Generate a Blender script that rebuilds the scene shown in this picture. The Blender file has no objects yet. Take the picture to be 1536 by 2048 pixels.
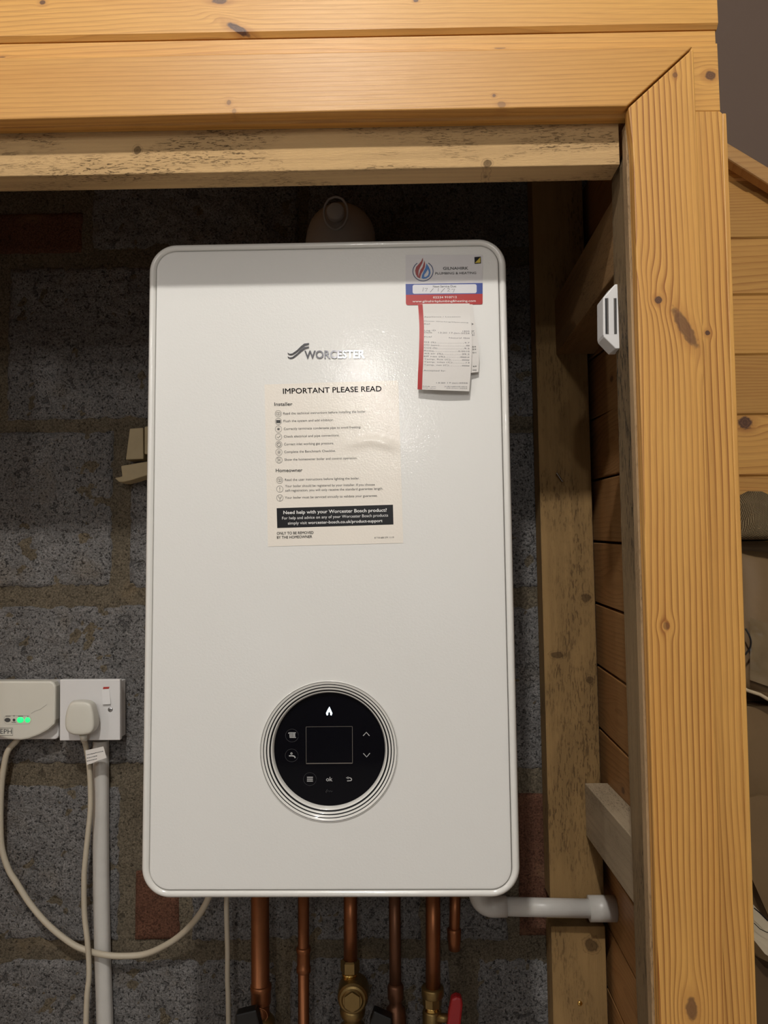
import bpy, bmesh, math, random
from mathutils import Vector, Matrix, noise
C = bpy.context.scene.collection
random.seed(4)
# ---------------- camera (solved: level X axis, plumb Z, Y into the cupboard; camera at the origin) ----------------
F = 1539.0
uZ = Vector((-.0104, -.997, .0749)).normalized()
uX = Vector((1, -.013, -.02)); uX = (uX - uX.dot(uZ) * uZ).normalized()
uY = uZ.cross(uX)
cam_d = bpy.data.cameras.new('camera'); cam = bpy.data.objects.new('camera', cam_d); C.objects.link(cam)
cam_d.sensor_fit = 'VERTICAL'; cam_d.sensor_height = 24; cam_d.lens = 24 * F / 2048; cam_d.clip_start = .01
right = Vector((uX.x, uY.x, uZ.x)); down = Vector((uX.y, uY.y, uZ.y)); fwd = Vector((uX.z, uY.z, uZ.z))
cam.matrix_world = Matrix((right, -down, -fwd)).transposed().to_4x4()
bpy.context.scene.camera = cam
# ---------------- world, lamps, exposure ----------------
W = bpy.data.worlds.new('world'); bpy.context.scene.world = W; W.use_nodes = True
W.node_tree.nodes['Background'].inputs[0].default_value = (.9, .86, .8, 1)
W.node_tree.nodes['Background'].inputs[1].default_value = .15
def lamp(name, loc, power, col, rad):
    d = bpy.data.lights.new(name, 'POINT'); d.energy = power; d.color = col; d.shadow_soft_size = rad
    o = bpy.data.objects.new(name, d); o.location = loc; C.objects.link(o); return o
lamp('ceiling_lamp', (-.17, -.60, 1.50), 98.0, (1, .965, .90), .035)
lamp('wall_lamp', (-.15, -1.9, .92), 25.0, (1, .97, .92), .045)
lamp('wall_lamp', (-.065, -3.2, .92), 33.0, (1, .97, .92), .06)
lamp('wall_lamp', (-1.3, -.9, .85), 17.0, (1, .97, .92), .04)
vs = bpy.context.scene.view_settings
vs.view_transform = 'Standard'; vs.look = 'None'; vs.gamma = 1; vs.exposure = -0.26; vs.use_curve_mapping = False

# ---------------- helpers ----------------
def at(px, py, Y):
    d = Vector(((px - 768) / F, (py - 1024) / F, 1)); t = Y / d.dot(uY)
    return Vector((d.dot(uX) * t, Y, d.dot(uZ) * t))
def tag(o, label=None, cat=None, group=None, kind=None):
    if label: o['label'] = label
    if cat: o['category'] = cat
    if group: o['group'] = group
    if kind: o['kind'] = kind
    return o
def empty(name, loc, label=None, cat=None, group=None, kind=None):
    o = bpy.data.objects.new(name, None); o.empty_display_size = .02; o.location = loc; C.objects.link(o)
    return tag(o, label, cat, group, kind)
def link(name, bm, mats, parent=None, smooth=False, bevel=0, label=None, kind=None, cat=None, group=None):
    """world-space bmesh -> one object whose origin is its bounding-box centre"""
    bmesh.ops.recalc_face_normals(bm, faces=bm.faces) if smooth != 'keep' else None
    xs = [v.co.x for v in bm.verts]; ys = [v.co.y for v in bm.verts]; zs = [v.co.z for v in bm.verts]
    org = Vector(((min(xs) + max(xs)) / 2, (min(ys) + max(ys)) / 2, (min(zs) + max(zs)) / 2))
    bmesh.ops.translate(bm, verts=bm.verts, vec=-org)
    me = bpy.data.meshes.new(name); bm.to_mesh(me); bm.free()
    o = bpy.data.objects.new(name, me); C.objects.link(o)
    if not isinstance(mats, (list, tuple)): mats = [mats]
    for m in mats: me.materials.append(m(org) if callable(m) else m)
    if smooth: me.polygons.foreach_set('use_smooth', [True] * len(me.polygons))
    if parent:
        o.parent = parent
        p = parent; base = Vector((0, 0, 0))
        while p: base += p.location; p = p.parent
        o.location = org - base
    else: o.location = org
    if bevel:
        b = o.modifiers.new('bevel', 'BEVEL'); b.width = bevel; b.segments = 2; b.limit_method = 'ANGLE'; b.angle_limit = .7
    return tag(o, label, cat, group, kind)
def thin(o, t=.00012):
    m = o.modifiers.new('thick', 'SOLIDIFY'); m.thickness = t; m.offset = 0
    e = o.modifiers.new('split', 'EDGE_SPLIT'); e.split_angle = .6
def prism(bm, pts, dvec, mi=0):
    """polygon of Vectors extruded by dvec"""
    a = [bm.verts.new(p) for p in pts]; b = [bm.verts.new(p + dvec) for p in pts]; n = len(pts)
    fs = [bm.faces.new(a), bm.faces.new(b[::-1])]
    for i in range(n): fs.append(bm.faces.new((a[i], b[i], b[(i + 1) % n], a[(i + 1) % n])))
    for f in fs: f.material_index = mi
def pprism(bm, px, Y, th, mi=0): prism(bm, [at(x, y, Y) for x, y in px], Vector((0, th, 0)), mi)
def box(bm, x0, x1, y0, y1, z0, z1, mi=0):
    prism(bm, [Vector((x0, y0, z0)), Vector((x1, y0, z0)), Vector((x1, y0, z1)), Vector((x0, y0, z1))], Vector((0, y1 - y0, 0)), mi)
def B(f, *a, **k):
    bm = bmesh.new(); f(bm, *a, **k); return bm
def catmull(P, n=8):
    out = []
    Q = [P[0] * 2 - P[1]] + list(P) + [P[-1] * 2 - P[-2]]
    for i in range(1, len(Q) - 2):
        for k in range(n):
            t = k / n; a, b, c, d = Q[i - 1:i + 3]
            out.append(.5 * ((2 * b) + (c - a) * t + (2 * a - 5 * b + 4 * c - d) * t * t + (3 * b - a - 3 * c + d) * t ** 3))
    out.append(P[-1]); return out
def tube(bm, P, r, n=14, mi=0, sx=1, cap=True):
    R = r if isinstance(r, (list, tuple)) else [r] * len(P)
    rings = []; up = None
    for i, p in enumerate(P):
        t = (P[min(i + 1, len(P) - 1)] - P[max(i - 1, 0)]).normalized()
        ref = Vector((0, 1, 0)) if abs(t.y) < .9 else Vector((1, 0, 0))
        if up is None: up = (ref - ref.dot(t) * t).normalized()
        else: up = (up - up.dot(t) * t).normalized()
        s = t.cross(up)
        rings.append([bm.verts.new(p + (up * math.sin(2 * math.pi * k / n) * sx + s * math.cos(2 * math.pi * k / n)) * R[i]) for k in range(n)])
    for a, b in zip(rings, rings[1:]):
        for k in range(n):
            f = bm.faces.new((a[k], a[(k + 1) % n], b[(k + 1) % n], b[k])); f.material_index = mi
    if cap:
        bm.faces.new(rings[0][::-1]).material_index = mi; bm.faces.new(rings[-1]).material_index = mi
def lathe(bm, c, prof, axis='Y', n=64, mis=None, closed=False):
    """prof: list of (r, d) ; d along +axis from c"""
    rings = []
    for r, d in prof:
        ring = []
        if r < 1e-6:
            v = bm.verts.new(c + (Vector((0, d, 0)) if axis == 'Y' else Vector((0, 0, d)) if axis == 'Z' else Vector((d, 0, 0)))); rings.append([v]); continue
        for k in range(n):
            a = 2 * math.pi * k / n; u, w = r * math.cos(a), r * math.sin(a)
            ring.append(bm.verts.new(c + (Vector((u, d, w)) if axis == 'Y' else Vector((u, w, d)) if axis == 'Z' else Vector((d, u, w)))))
        rings.append(ring)
    for i, (a, b) in enumerate(zip(rings, rings[1:])):
        for k in range(n):
            k2 = (k + 1) % n
            if len(a) == 1 and len(b) == 1: continue
            if len(a) == 1: f = bm.faces.new((a[0], b[k2], b[k]))
            elif len(b) == 1: f = bm.faces.new((a[k], a[k2], b[0]))
            else: f = bm.faces.new((a[k], a[k2], b[k2], b[k]))
            if mis: f.material_index = mis[i]
def rrect(cx, cz, w, h, r, n=10):
    """counter-clockwise rounded rectangle points (x,z)"""
    P = []
    for qx, qz, a0 in ((1, 1, 0), (-1, 1, 90), (-1, -1, 180), (1, -1, 270)):
        for k in range(n + 1):
            a = math.radians(a0 + 90 * k / n)
            P.append((cx + qx * (w / 2 - r) + r * math.cos(a), cz + qz * (h / 2 - r) + r * math.sin(a)))
    return P
# text --------------------------------------------------------------------------------------------------------------
_tc = {}
def glyphs(s, weight):
    k = (s, weight)
    if k not in _tc:
        cu = bpy.data.curves.new('t', 'FONT'); cu.body = s; cu.size = 1; cu.offset = weight; cu.resolution_u = 3
        ob = bpy.data.objects.new('t', cu); C.objects.link(ob); bpy.context.view_layer.update()
        me = ob.to_mesh(); V = [v.co.copy() for v in me.vertices]; Fc = [tuple(p.vertices) for p in me.polygons]
        ob.to_mesh_clear(); bpy.data.objects.remove(ob); bpy.data.curves.remove(cu)
        _tc[k] = (V, Fc)
    return _tc[k]
def text(bm, s, p0, p1, cap, Y, weight=0.0, mi=0, sheet=None):
    """write s from pixel p0 to p1 (baseline), cap height in pixels, on the plane at depth Y"""
    if weight > 0 and 'M' in s:            # bold by overprinting
        w = weight * cap / .70
        for a, b in ((-w, 0), (w, 0), (0, w), (0, -w)): text(bm, s, (p0[0] + a, p0[1] + b), (p1[0] + a, p1[1] + b), cap, Y, 0, mi, sheet)
        return
    V, Fc = glyphs(s, weight)
    x0 = min(v.x for v in V); x1 = max(v.x for v in V)
    L = math.hypot(p1[0] - p0[0], p1[1] - p0[1]); ex = ((p1[0] - p0[0]) / L, (p1[1] - p0[1]) / L); ey = (ex[1], -ex[0])
    sx = L / (x1 - x0); sy = cap / .70
    vs_ = []
    for v in V:
        a = (v.x - x0) * sx; b = v.y * sy
        px, py = p0[0] + ex[0] * a + ey[0] * b, p0[1] + ex[1] * a + ey[1] * b
        vs_.append(bm.verts.new(at(px, py, sheet(px, py) if sheet else Y)))
    for f in Fc:
        try: bm.faces.new([vs_[i] for i in f][::-1] if False else [vs_[i] for i in f]).material_index = mi
        except ValueError: pass
def stroke(bm, P, w, Y, mi=0, closed=False):
    """flat stroke through pixel points P of pixel width w"""
    if closed: P = list(P) + [P[0], P[1]]
    L, R = [], []
    for i, p in enumerate(P):
        a = P[max(i - 1, 0)]; b = P[min(i + 1, len(P) - 1)]; dx, dy = b[0] - a[0], b[1] - a[1]; l = math.hypot(dx, dy) or 1
        L.append(bm.verts.new(at(p[0] - dy / l * w / 2, p[1] + dx / l * w / 2, Y))); R.append(bm.verts.new(at(p[0] + dy / l * w / 2, p[1] - dx / l * w / 2, Y)))
    n = len(P) - (2 if closed else 1)
    for i in range(n if not closed else n + 1): bm.faces.new((L[i], L[i + 1], R[i + 1], R[i])).material_index = mi
def flat(bm, P, Y, mi=0): bm.faces.new([bm.verts.new(at(x, y, Y)) for x, y in P]).material_index = mi
def circ(cx, cy, r, n=28, ry=None): return [(cx + r * math.cos(2 * math.pi * k / n), cy + (ry or r) * math.sin(2 * math.pi * k / n)) for k in range(n)]
# node helpers --------------------------------------------------------------------------------------------------------
class NT:
    def __init__(s, name):
        s.m = bpy.data.materials.new(name); s.m.use_nodes = True; s.t = s.m.node_tree; s.b = s.t.nodes['Principled BSDF']
    def n(s, typ, **kw):
        nd = s.t.nodes.new(typ)
        for k, v in kw.items(): setattr(nd, k, v)
        return nd
    def put(s, sock, v):
        if isinstance(v, bpy.types.NodeSocket): s.t.links.new(v, sock)
        elif v is not None:
            if isinstance(v, (tuple, list)) and len(v) == 3 and sock.type == 'RGBA': v = (*v, 1)
            sock.default_value = v
    def mth(s, op, a, b=None, c=None, clamp=False):
        nd = s.n('ShaderNodeMath', operation=op); nd.use_clamp = clamp
        s.put(nd.inputs[0], a); s.put(nd.inputs[1], b); s.put(nd.inputs[2], c); return nd.outputs[0]
    def noise(s, vec, scale=1, detail=2, rough=.5, dist=0):
        nd = s.n('ShaderNodeTexNoise'); s.put(nd.inputs['Vector'], vec); nd.inputs['Scale'].default_value = scale
        nd.inputs['Detail'].default_value = detail; nd.inputs['Roughness'].default_value = rough; nd.inputs['Distortion'].default_value = dist
        return nd.outputs['Fac']
    def comb(s, x, y, z):
        nd = s.n('ShaderNodeCombineXYZ'); s.put(nd.inputs[0], x); s.put(nd.inputs[1], y); s.put(nd.inputs[2], z); return nd.outputs[0]
    def pos(s, org=(0, 0, 0)):
        tc = s.n('ShaderNodeTexCoord'); v = s.n('ShaderNodeVectorMath', operation='ADD'); s.put(v.inputs[0], tc.outputs['Object']); v.inputs[1].default_value = org
        sp = s.n('ShaderNodeSeparateXYZ'); s.put(sp.inputs[0], v.outputs[0]); return v.outputs[0], sp.outputs
    def sstep(s, v, a, b, lo=0., hi=1.):
        nd = s.n('ShaderNodeMapRange'); nd.interpolation_type = 'SMOOTHSTEP'; s.put(nd.inputs[0], v)
        nd.inputs[1].default_value = a; nd.inputs[2].default_value = b; nd.inputs[3].default_value = lo; nd.inputs[4].default_value = hi; return nd.outputs[0]
    def mix(s, f, a, b, mode='MIX'):
        nd = s.n('ShaderNodeMix', data_type='RGBA', blend_type=mode); s.put(nd.inputs[0], f); s.put(nd.inputs[6], a); s.put(nd.inputs[7], b); return nd.outputs[2]
    def bump(s, h, strength=.3, dist=.001, nrm=None):
        nd = s.n('ShaderNodeBump'); nd.inputs['Strength'].default_value = strength; nd.inputs['Distance'].default_value = dist; s.put(nd.inputs['Height'], h)
        if nrm: s.put(nd.inputs['Normal'], nrm)
        return nd.outputs[0]
    def out(s, col=None, rough=None, nrm=None, metal=None, coat=None, coat_rough=.05, spec=None):
        if col is not None: s.put(s.b.inputs['Base Color'], col)
        if rough is not None: s.put(s.b.inputs['Roughness'], rough)
        if nrm is not None: s.put(s.b.inputs['Normal'], nrm)
        if metal is not None: s.put(s.b.inputs['Metallic'], metal)
        if spec is not None: s.put(s.b.inputs['Specular IOR Level'], spec)
        if coat is not None: s.put(s.b.inputs['Coat Weight'], coat); s.put(s.b.inputs['Coat Roughness'], coat_rough); s.put(s.b.inputs['Coat Normal'], nrm)
        return s.m
def srgb(r, g, b): return tuple((c / 255 / 12.92 if c / 255 <= .04045 else ((c / 255 + .055) / 1.055) ** 2.4) for c in (r, g, b))
def plain(name, col, rough=.5, metal=0, bumpy=0, bs=400, spec=None, coat=None, var=.06):
    N = NT(name); P, _ = N.pos()
    n1 = N.noise(P, 40, 4); c = N.mix(N.mth('MULTIPLY', n1, var * 4, clamp=True), col, tuple(x * .8 for x in col))
    return N.out(c, rough, N.bump(N.noise(P, bs, 2), bumpy, .0006) if bumpy else None, metal, coat, spec=spec)
PB, PL = (.67, .355, .088), (.25, .075, .012)
def pine(axis='X', freq=140, contrast=.6, knots=(), seed=0, base=PB, line=PL, rough=.46, warp=1.0, coat=.07, side=.7, wz=0):
    """knots: (u, v, r, aspect, push, darkness) in world metres along / across the grain"""
    def make(org):
        N = NT('pine'); P, s = N.pos(org)
        u, v = (s[0], s[2]) if axis == 'X' else (s[2], s[0]) if axis == 'Z' else (s[1], s[2])
        w = s[1] if axis != 'Y' else s[0]
        n1 = N.noise(N.comb(N.mth('MULTIPLY', u, 3.2), N.mth('MULTIPLY', v, 9), N.mth('MULTIPLY_ADD', w, 9, seed * 3.1)), 1, 2)
        n2 = N.noise(N.comb(N.mth('MULTIPLY', u, .9), N.mth('MULTIPLY', v, 5), seed * 7.7), 1, 1)
        f = N.mth('MULTIPLY_ADD', w, side, v)
        km = None; kh = None; kr = None
        for (ku, kv, r, asp, push, dk, *sh) in knots:
            sh = sh[0] if sh else 0
            du = N.mth('DIVIDE', N.mth('SUBTRACT', u, ku), r * asp); dv = N.mth('DIVIDE', N.mth('SUBTRACT', N.mth('SUBTRACT', v, kv), N.mth('MULTIPLY', N.mth('SUBTRACT', u, ku), sh)), r)
            du2 = N.mth('MULTIPLY', du, du); dv2 = N.mth('MULTIPLY', dv, dv)
            g = N.mth('EXPONENT', N.mth('MULTIPLY', N.mth('ADD', N.mth('MULTIPLY', du2, .16), N.mth('MULTIPLY', dv2, .22)), -1))
            f = N.mth('SUBTRACT', f, N.mth('MULTIPLY', N.mth('MULTIPLY', g, N.mth('SUBTRACT', v, kv)), push))
            d = N.mth('SQRT', N.mth('ADD', du2, dv2))
            d = N.mth('ADD', d, N.mth('MULTIPLY_ADD', N.noise(P, 220, 3), .7, -.35))
            mk = N.mth('MULTIPLY', N.sstep(d, 1.15, .75), dk); hk = N.mth('MULTIPLY', N.sstep(d, 2.6, .9), dk * .42)
            km = mk if km is None else N.mth('MAXIMUM', km, mk); kh = hk if kh is None else N.mth('MAXIMUM', kh, hk)
            rr = N.mth('MULTIPLY', N.mth('SINE', N.mth('MULTIPLY', d, 16)), mk); kr = rr if kr is None else N.mth('ADD', kr, rr)
        f = N.mth('ADD', f, N.mth('ADD', N.mth('MULTIPLY_ADD', n1, .014 * warp, -.007 * warp), N.mth('MULTIPLY_ADD', n2, .06 * warp, -.03 * warp)))
        x = N.mth('FRACT', N.mth('ADD', N.mth('MULTIPLY', f, freq), 50.5))
        rp = N.n('ShaderNodeValToRGB'); e = rp.color_ramp.elements
        e[0].position = 0; e[0].color = (0, 0, 0, 1); e[1].position = .5; e[1].color = (.10, .10, .10, 1)
        q = e.new(.80); q.color = (.6, .6, .6, 1); q = e.new(.94); q.color = (1, 1, 1, 1); q = e.new(1); q.color = (.05, .05, .05, 1)
        N.put(rp.inputs[0], x); ring = rp.outputs[0]
        amp = N.noise(N.comb(N.mth('MULTIPLY', u, 2.5), N.mth('MULTIPLY', v, 26), seed + 9.), 1, 2)
        ra = N.mth('MULTIPLY', N.mth('MULTIPLY', ring, contrast), N.sstep(amp, .25, .65, .35, 1.1), clamp=True)
        fib = N.noise(N.comb(N.mth('MULTIPLY', u, 22), N.mth('MULTIPLY', v, 1100), N.mth('MULTIPLY', w, 900)), 1, 3, .6)
        c = N.mix(ra, base, line)
        tone = N.noise(N.comb(N.mth('MULTIPLY', u, 3), N.mth('MULTIPLY', v, 30), seed * 1.7), 1, 3)
        c = N.mix(N.sstep(tone, .35, .75, 0, .32), c, tuple(b * k for b, k in zip(base, (.82, .7, .55))))
        c = N.mix(N.mth('MULTIPLY', N.sstep(fib, .4, .75), .20), c, tuple(b * .55 for b in line))
        if km is not None:
            c = N.mix(kh, c, tuple(b * k for b, k in zip(base, (.5, .36, .3))))
            c = N.mix(km, c, (.085, .034, .016)); c = N.mix(N.mth('MULTIPLY', N.mth('MAXIMUM', kr, 0), .35), c, (.25, .12, .05))
        h = N.mth('ADD', N.mth('MULTIPLY', ring, -.5), N.mth('MULTIPLY', fib, .8))
        return N.out(c, N.mth('MULTIPLY_ADD', fib, .15, rough), N.bump(h, .22, .0004), coat=coat, coat_rough=.3)
    return make
def sawn(axis='X', base=(.50, .33, .15), dark=(.10, .05, .02), fleck=.6, seed=0, mott=.3, knots=(), bstr=.5, fs=1.):
    def make(org):
        N = NT('sawn_timber'); P, s = N.pos(org)
        u, v = (s[0], s[2]) if axis == 'X' else (s[2], s[0]) if axis == 'Z' else (s[1], s[2])
        w = s[1] if axis != 'Y' else s[0]
        def nz(a, b, det=3, o=0.): return N.noise(N.comb(N.mth('MULTIPLY', u, a * fs), N.mth('MULTIPLY_ADD', v, b * fs, seed + o), N.mth('MULTIPLY', w, b * fs)), 1, det, .6, .35)
        fl = nz(150, 850, 3); big = nz(7, 22, 3, 5); streak = nz(4, 160, 2, 11); fib = nz(60, 1500, 3, 3)
        m = N.mth('MULTIPLY', N.sstep(fl, .55, .61), N.sstep(big, .40, .62))
        c = N.mix(N.mth('MULTIPLY', N.sstep(big, .35, .7), mott), base, tuple(b * .55 for b in base))
        c = N.mix(N.mth('MULTIPLY', N.sstep(streak, .4, .7), .35), c, tuple(b * .6 for b in base))
        c = N.mix(N.mth('MULTIPLY', m, fleck), c, dark)
        for (ku, kv, r, asp) in knots:
            du = N.mth('DIVIDE', N.mth('SUBTRACT', u, ku), r * asp); dv = N.mth('DIVIDE', N.mth('SUBTRACT', v, kv), r)
            d = N.mth('ADD', N.mth('SQRT', N.mth('ADD', N.mth('MULTIPLY', du, du), N.mth('MULTIPLY', dv, dv))), N.mth('MULTIPLY_ADD', N.noise(P, 160, 3), 1., -.5))
            c = N.mix(N.sstep(d, 1.2, .6, 0, .75), c, dark); c = N.mix(N.mth('MULTIPLY', N.sstep(N.mth('SINE', N.mth('MULTIPLY', d, 11)), .3, 1), N.sstep(d, 1.9, .8, 0, .5)), c, dark)
        h = N.mth('ADD', N.mth('MULTIPLY', m, -1), N.mth('ADD', N.mth('MULTIPLY', fib, .6), N.mth('MULTIPLY', fl, .8)))
        return N.out(c, .85, N.bump(h, bstr, .001), spec=.25)
    return make
def concrete(name, base, pit, seed=0., stain=(.20, .15, .09), sa=.25, red=False):
    N = NT(name); tc = N.n('ShaderNodeTexCoord'); g = N.n('ShaderNodeNewGeometry'); oi = N.n('ShaderNodeObjectInfo')
    va = N.n('ShaderNodeVectorMath', operation='ADD'); N.put(va.inputs[0], tc.outputs['Object']); N.put(va.inputs[1], N.comb(N.mth('MULTIPLY', oi.outputs['Random'], 37), seed, 0))
    P = va.outputs[0]
    a = N.noise(P, 250, 5, .65, .15); b = N.noise(P, 420, 4, .6); c0 = N.noise(P, 14, 3); lump = N.noise(P, 55, 4, .6, .8)
    vo = N.n('ShaderNodeTexVoronoi'); N.put(vo.inputs['Vector'], P); vo.inputs['Scale'].default_value = 190; vd = vo.outputs['Distance']
    pits = N.mth('MAXIMUM', N.sstep(a, .425, .36), N.mth('MULTIPLY', N.sstep(lump, .38, .33), .7))
    c = N.mix(N.sstep(b, .38, .62), tuple(x * .68 for x in base), tuple(min(1, x * 1.4) for x in base))
    c = N.mix(N.sstep(N.noise(P, 22, 4, .6), .35, .65, .0, .35), c, tuple(x * .55 for x in base))
    c = N.mix(N.mth('MULTIPLY', N.sstep(vd, .5, .2), .25), c, tuple(min(1, x * 1.5) for x in base))
    c = N.mix(N.sstep(c0, .56, .74, 0, sa), c, stain)
    c = N.mix(N.mth('MULTIPLY', pits, .72), c, pit)
    h = N.mth('ADD', N.mth('MULTIPLY', pits, -1.6), N.mth('ADD', N.mth('MULTIPLY', a, 1.5), N.mth('MULTIPLY', b, .7)))
    return N.out(c, .95, N.bump(h, .9 if not red else .5, .0030), spec=.15)

m_enamel = plain('white_enamel', (.80, .79, .765), .34, bumpy=.16, bs=520, coat=.3, var=.01)
m_rim = plain('white_enamel_rim', (.80, .785, .75), .2, coat=.5, var=.01)
m_chrome = plain('polished_chrome', (.26, .26, .28), .11, 1)
m_black = plain('black_print', (.006, .006, .007), .45, spec=.2, var=.0)
m_grey = plain('grey_print', (.07, .07, .07), .5, spec=.2, var=.0)
m_white = plain('white_plastic', (.72, .71, .71), .35)
m_whitep = plain('white_print', (.85, .84, .83), .45, var=0)
m_cream = plain('cream_plastic', (.66, .64, .57), .4)
m_cable = plain('cream_cable', (.52, .46, .36), .5, bumpy=.1, bs=200, var=.12)
m_pvc = plain('dirty_white_pvc', (.62, .60, .57), .35, bumpy=.1, bs=120, var=.25)
m_paper = plain('thermal_paper', (.74, .71, .68), .6, var=.02)
m_notice = plain('notice_vinyl', (.86, .80, .72), .32, bumpy=.2, bs=520, coat=.3, var=.01)
m_red = plain('red_print', (.42, .014, .012), .3, coat=.5)
m_blue = plain('blue_print', (.035, .065, .30), .3, coat=.5)
m_navy = plain('navy_print', (.01, .03, .14), .3)
m_sky = plain('sky_blue_print', (.03, .17, .50), .3)
m_logored = plain('logo_red_print', (.32, .02, .02), .3)
m_stick = plain('silver_white_vinyl', (.74, .72, .74), .22, bumpy=.15, bs=160, coat=.5)
m_yellow = plain('yellow_print', (.60, .45, .03), .4)
m_glass = plain('black_glass', (.002, .002, .004), .06, spec=.22, var=0)
m_icon = plain('icon_grey', (.42, .42, .42), .5, var=0)
m_dim = plain('dim_icon', (.05, .05, .055), .5, var=0)
m_copper = plain('aged_copper', (.34, .13, .055), .4, .85, bumpy=.1, bs=150, var=.5)
m_copperd = plain('dark_copper', (.20, .09, .05), .45, .8, bumpy=.1, bs=150, var=.5)
m_brass = plain('aged_brass', (.34, .23, .09), .4, .9, bumpy=.25, bs=180, var=.5)
m_brasst = plain('bright_brass', (.75, .50, .16), .2, 1)
m_blackpl = plain('black_plastic', (.008, .008, .009), .35)
m_redpl = plain('red_plastic', (.42, .02, .025), .4)
m_flue = plain('grey_white_flue', (.50, .48, .47), .4)
m_steel = plain('steel', (.45, .45, .46), .25, 1)
m_dark = plain('dark_slot', (.01, .01, .012), .6)
m_rsw = plain('red_marker', (.45, .06, .05), .4)
m_block = concrete('concrete_block', (.185, .178, .175), (.016, .015, .015))
m_mortar = concrete('mortar', (.115, .095, .068), (.02, .015, .01), 3., (.2, .15, .09), .4, True)
m_brick = concrete('red_brick', (.105, .048, .030), (.04, .018, .012), 5., (.19, .11, .06), .6, True)
m_paint = plain('brown_wall_paint', (.115, .075, .054), .7, bumpy=.05)
m_plaster = plain('cream_plaster', (.27, .26, .25), .8)
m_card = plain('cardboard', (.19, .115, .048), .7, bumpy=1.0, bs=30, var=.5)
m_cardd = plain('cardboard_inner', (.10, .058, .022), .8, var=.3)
m_tape = plain('packing_tape', (.19, .13, .065), .15, coat=.6, var=.3)
m_floor = plain('cream_carpet', (.52, .49, .46), .9)
def led(name, col, e):
    N = NT(name); N.put(N.b.inputs['Base Color'], col); N.put(N.b.inputs['Emission Color'], col); N.put(N.b.inputs['Emission Strength'], e); return N.m
m_green = led('green_led', (.02, .95, .22), 1.1)
m_flame = led('flame_icon', (.72, .88, 1.0), 3.2)

YB, YW = .834, 1.145
XL = -.68                      # cupboard's left inner face
# =============== THE SETTING ===============
def S(name, bm, m, **k): return link(name, bm, m, kind='structure', **k)
S('floor', B(box, -1.9, 1.7, -4.2, 1.35, -1.50, -1.45), m_floor)
S('ceiling', B(box, -1.9, 1.7, -4.2, 1.35, 1.55, 1.6), m_plaster)
S('wall_behind', B(box, -1.9, 1.7, -4.25, -4.2, -1.45, 1.55), m_plaster)
S('wall_left', B(box, -1.95, -1.9, -4.2, 1.35, -1.45, 1.55), m_plaster)
S('wall_right', B(box, 1.7, 1.75, -4.2, 1.35, -1.45, 1.55), m_plaster)
S('wall_front', B(box, -1.9, -.70, .737, .80, -1.45, .92), pine('Z', 120, .5, seed=9))
S('wall_cupboard_left', B(box, -.70, XL, .80, YW + .02, -1.45, .92), pine('Y', 120, .5, seed=8))
S('wall_cupboard_top', B(box, XL, .29, .81, YW + .02, .62, .64), pine('X', 120, .5, seed=7))
m_glow = led('cool_glow', (.80, .90, 1.0), 1.6)
S('glow_panel_1', B(box, .06, .46, -4.198, -4.18, -.36, -.02), m_glow); S('glow_panel_2', B(box, -1.20, -.92, -4.198, -4.18, -.85, -.30), m_glow)  # glowing panels added behind the camera to give cool reflections on the boiler
# ---- block wall at the back: mortar bed with blocks and bricks proud of it
def rough_sheet(x0, x1, z0, z1, Y, step, amp, back, seed, edge=.004, irregular=.004):
    bm = bmesh.new(); nx = max(2, int((x1 - x0) / step)); nz = max(2, int((z1 - z0) / step)); g = []
    for j in range(nz + 1):
        row = []
        for i in range(nx + 1):
            x = x0 + (x1 - x0) * i / nx; z = z0 + (z1 - z0) * j / nz
            p = Vector((x + seed, z, seed * 1.3)); n = noise.noise(p * 60) * .5 + noise.noise(p * 140) * .35 + noise.noise(p * 22) * .5
            e = min(i, nx - i) * (x1 - x0) / nx; e2 = min(j, nz - j) * (z1 - z0) / nz; q = min(e, e2)
            y = Y - n * amp + max(0, edge * 2 - q) ** 2 / (edge * 4) * 3
            dx = noise.noise(Vector((z * 30, seed, 3))) * irregular if i in (0, nx) else 0
            dz = noise.noise(Vector((x * 30, seed, 7))) * irregular if j in (0, nz) else 0
            row.append(bm.verts.new((x + dx, y, z + dz)))
        g.append(row)
    for j in range(nz):
        for i in range(nx): bm.faces.new((g[j][i], g[j][i + 1], g[j + 1][i + 1], g[j + 1][i]))
    loop = g[0][:] + [g[j][nx] for j in range(1, nz + 1)] + g[nz][nx - 1::-1] + [g[j][0] for j in range(nz - 1, 0, -1)]
    bk = [bm.verts.new((v.co.x, Y + back, v.co.z)) for v in loop]
    for k in range(len(loop)): bm.faces.new((loop[k], loop[(k + 1) % len(loop)], bk[(k + 1) % len(loop)], bk[k]))
    return bm
wb = S('wall_back', rough_sheet(-.72, .3075, -1.45, .62, YW + .001, .007, .0045, .03, 1.), m_mortar, smooth=True)
R = [  # (kind, x0, y0, x1, y1) pixel extents on the wall plane
 ('brick', -130, 424, 168, 512), ('block', 182, 215, 600, 500), ('block', 612, 215, 1190, 500), ('block', -420, 215, -142, 512),
 ('block', -330, 545, -6, 842), ('block', 12, 528, 600, 842), ('block', 613, 528, 1190, 842),
 ('block', -300, 861, 229, 1180), ('block', 256, 861, 840, 1180), ('block', 853, 861, 1240, 1180),
 ('block', -350, 1208, 395, 1533), ('block', 408, 1208, 860, 1533), ('block', 873, 1208, 1240, 1545),
 ('block', -340, 1567, 243, 1886), ('brick', 266, 1738, 363, 1884), ('block', 380, 1567, 845, 1886), ('block', 858, 1567, 1018, 1886), ('brick', 1033, 1582, 1180, 1876),
 ('block', -330, 1915, 556, 2230), ('block', 575, 1912, 905, 2230), ('block', 952, 1912, 1260, 2230),
]
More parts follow.
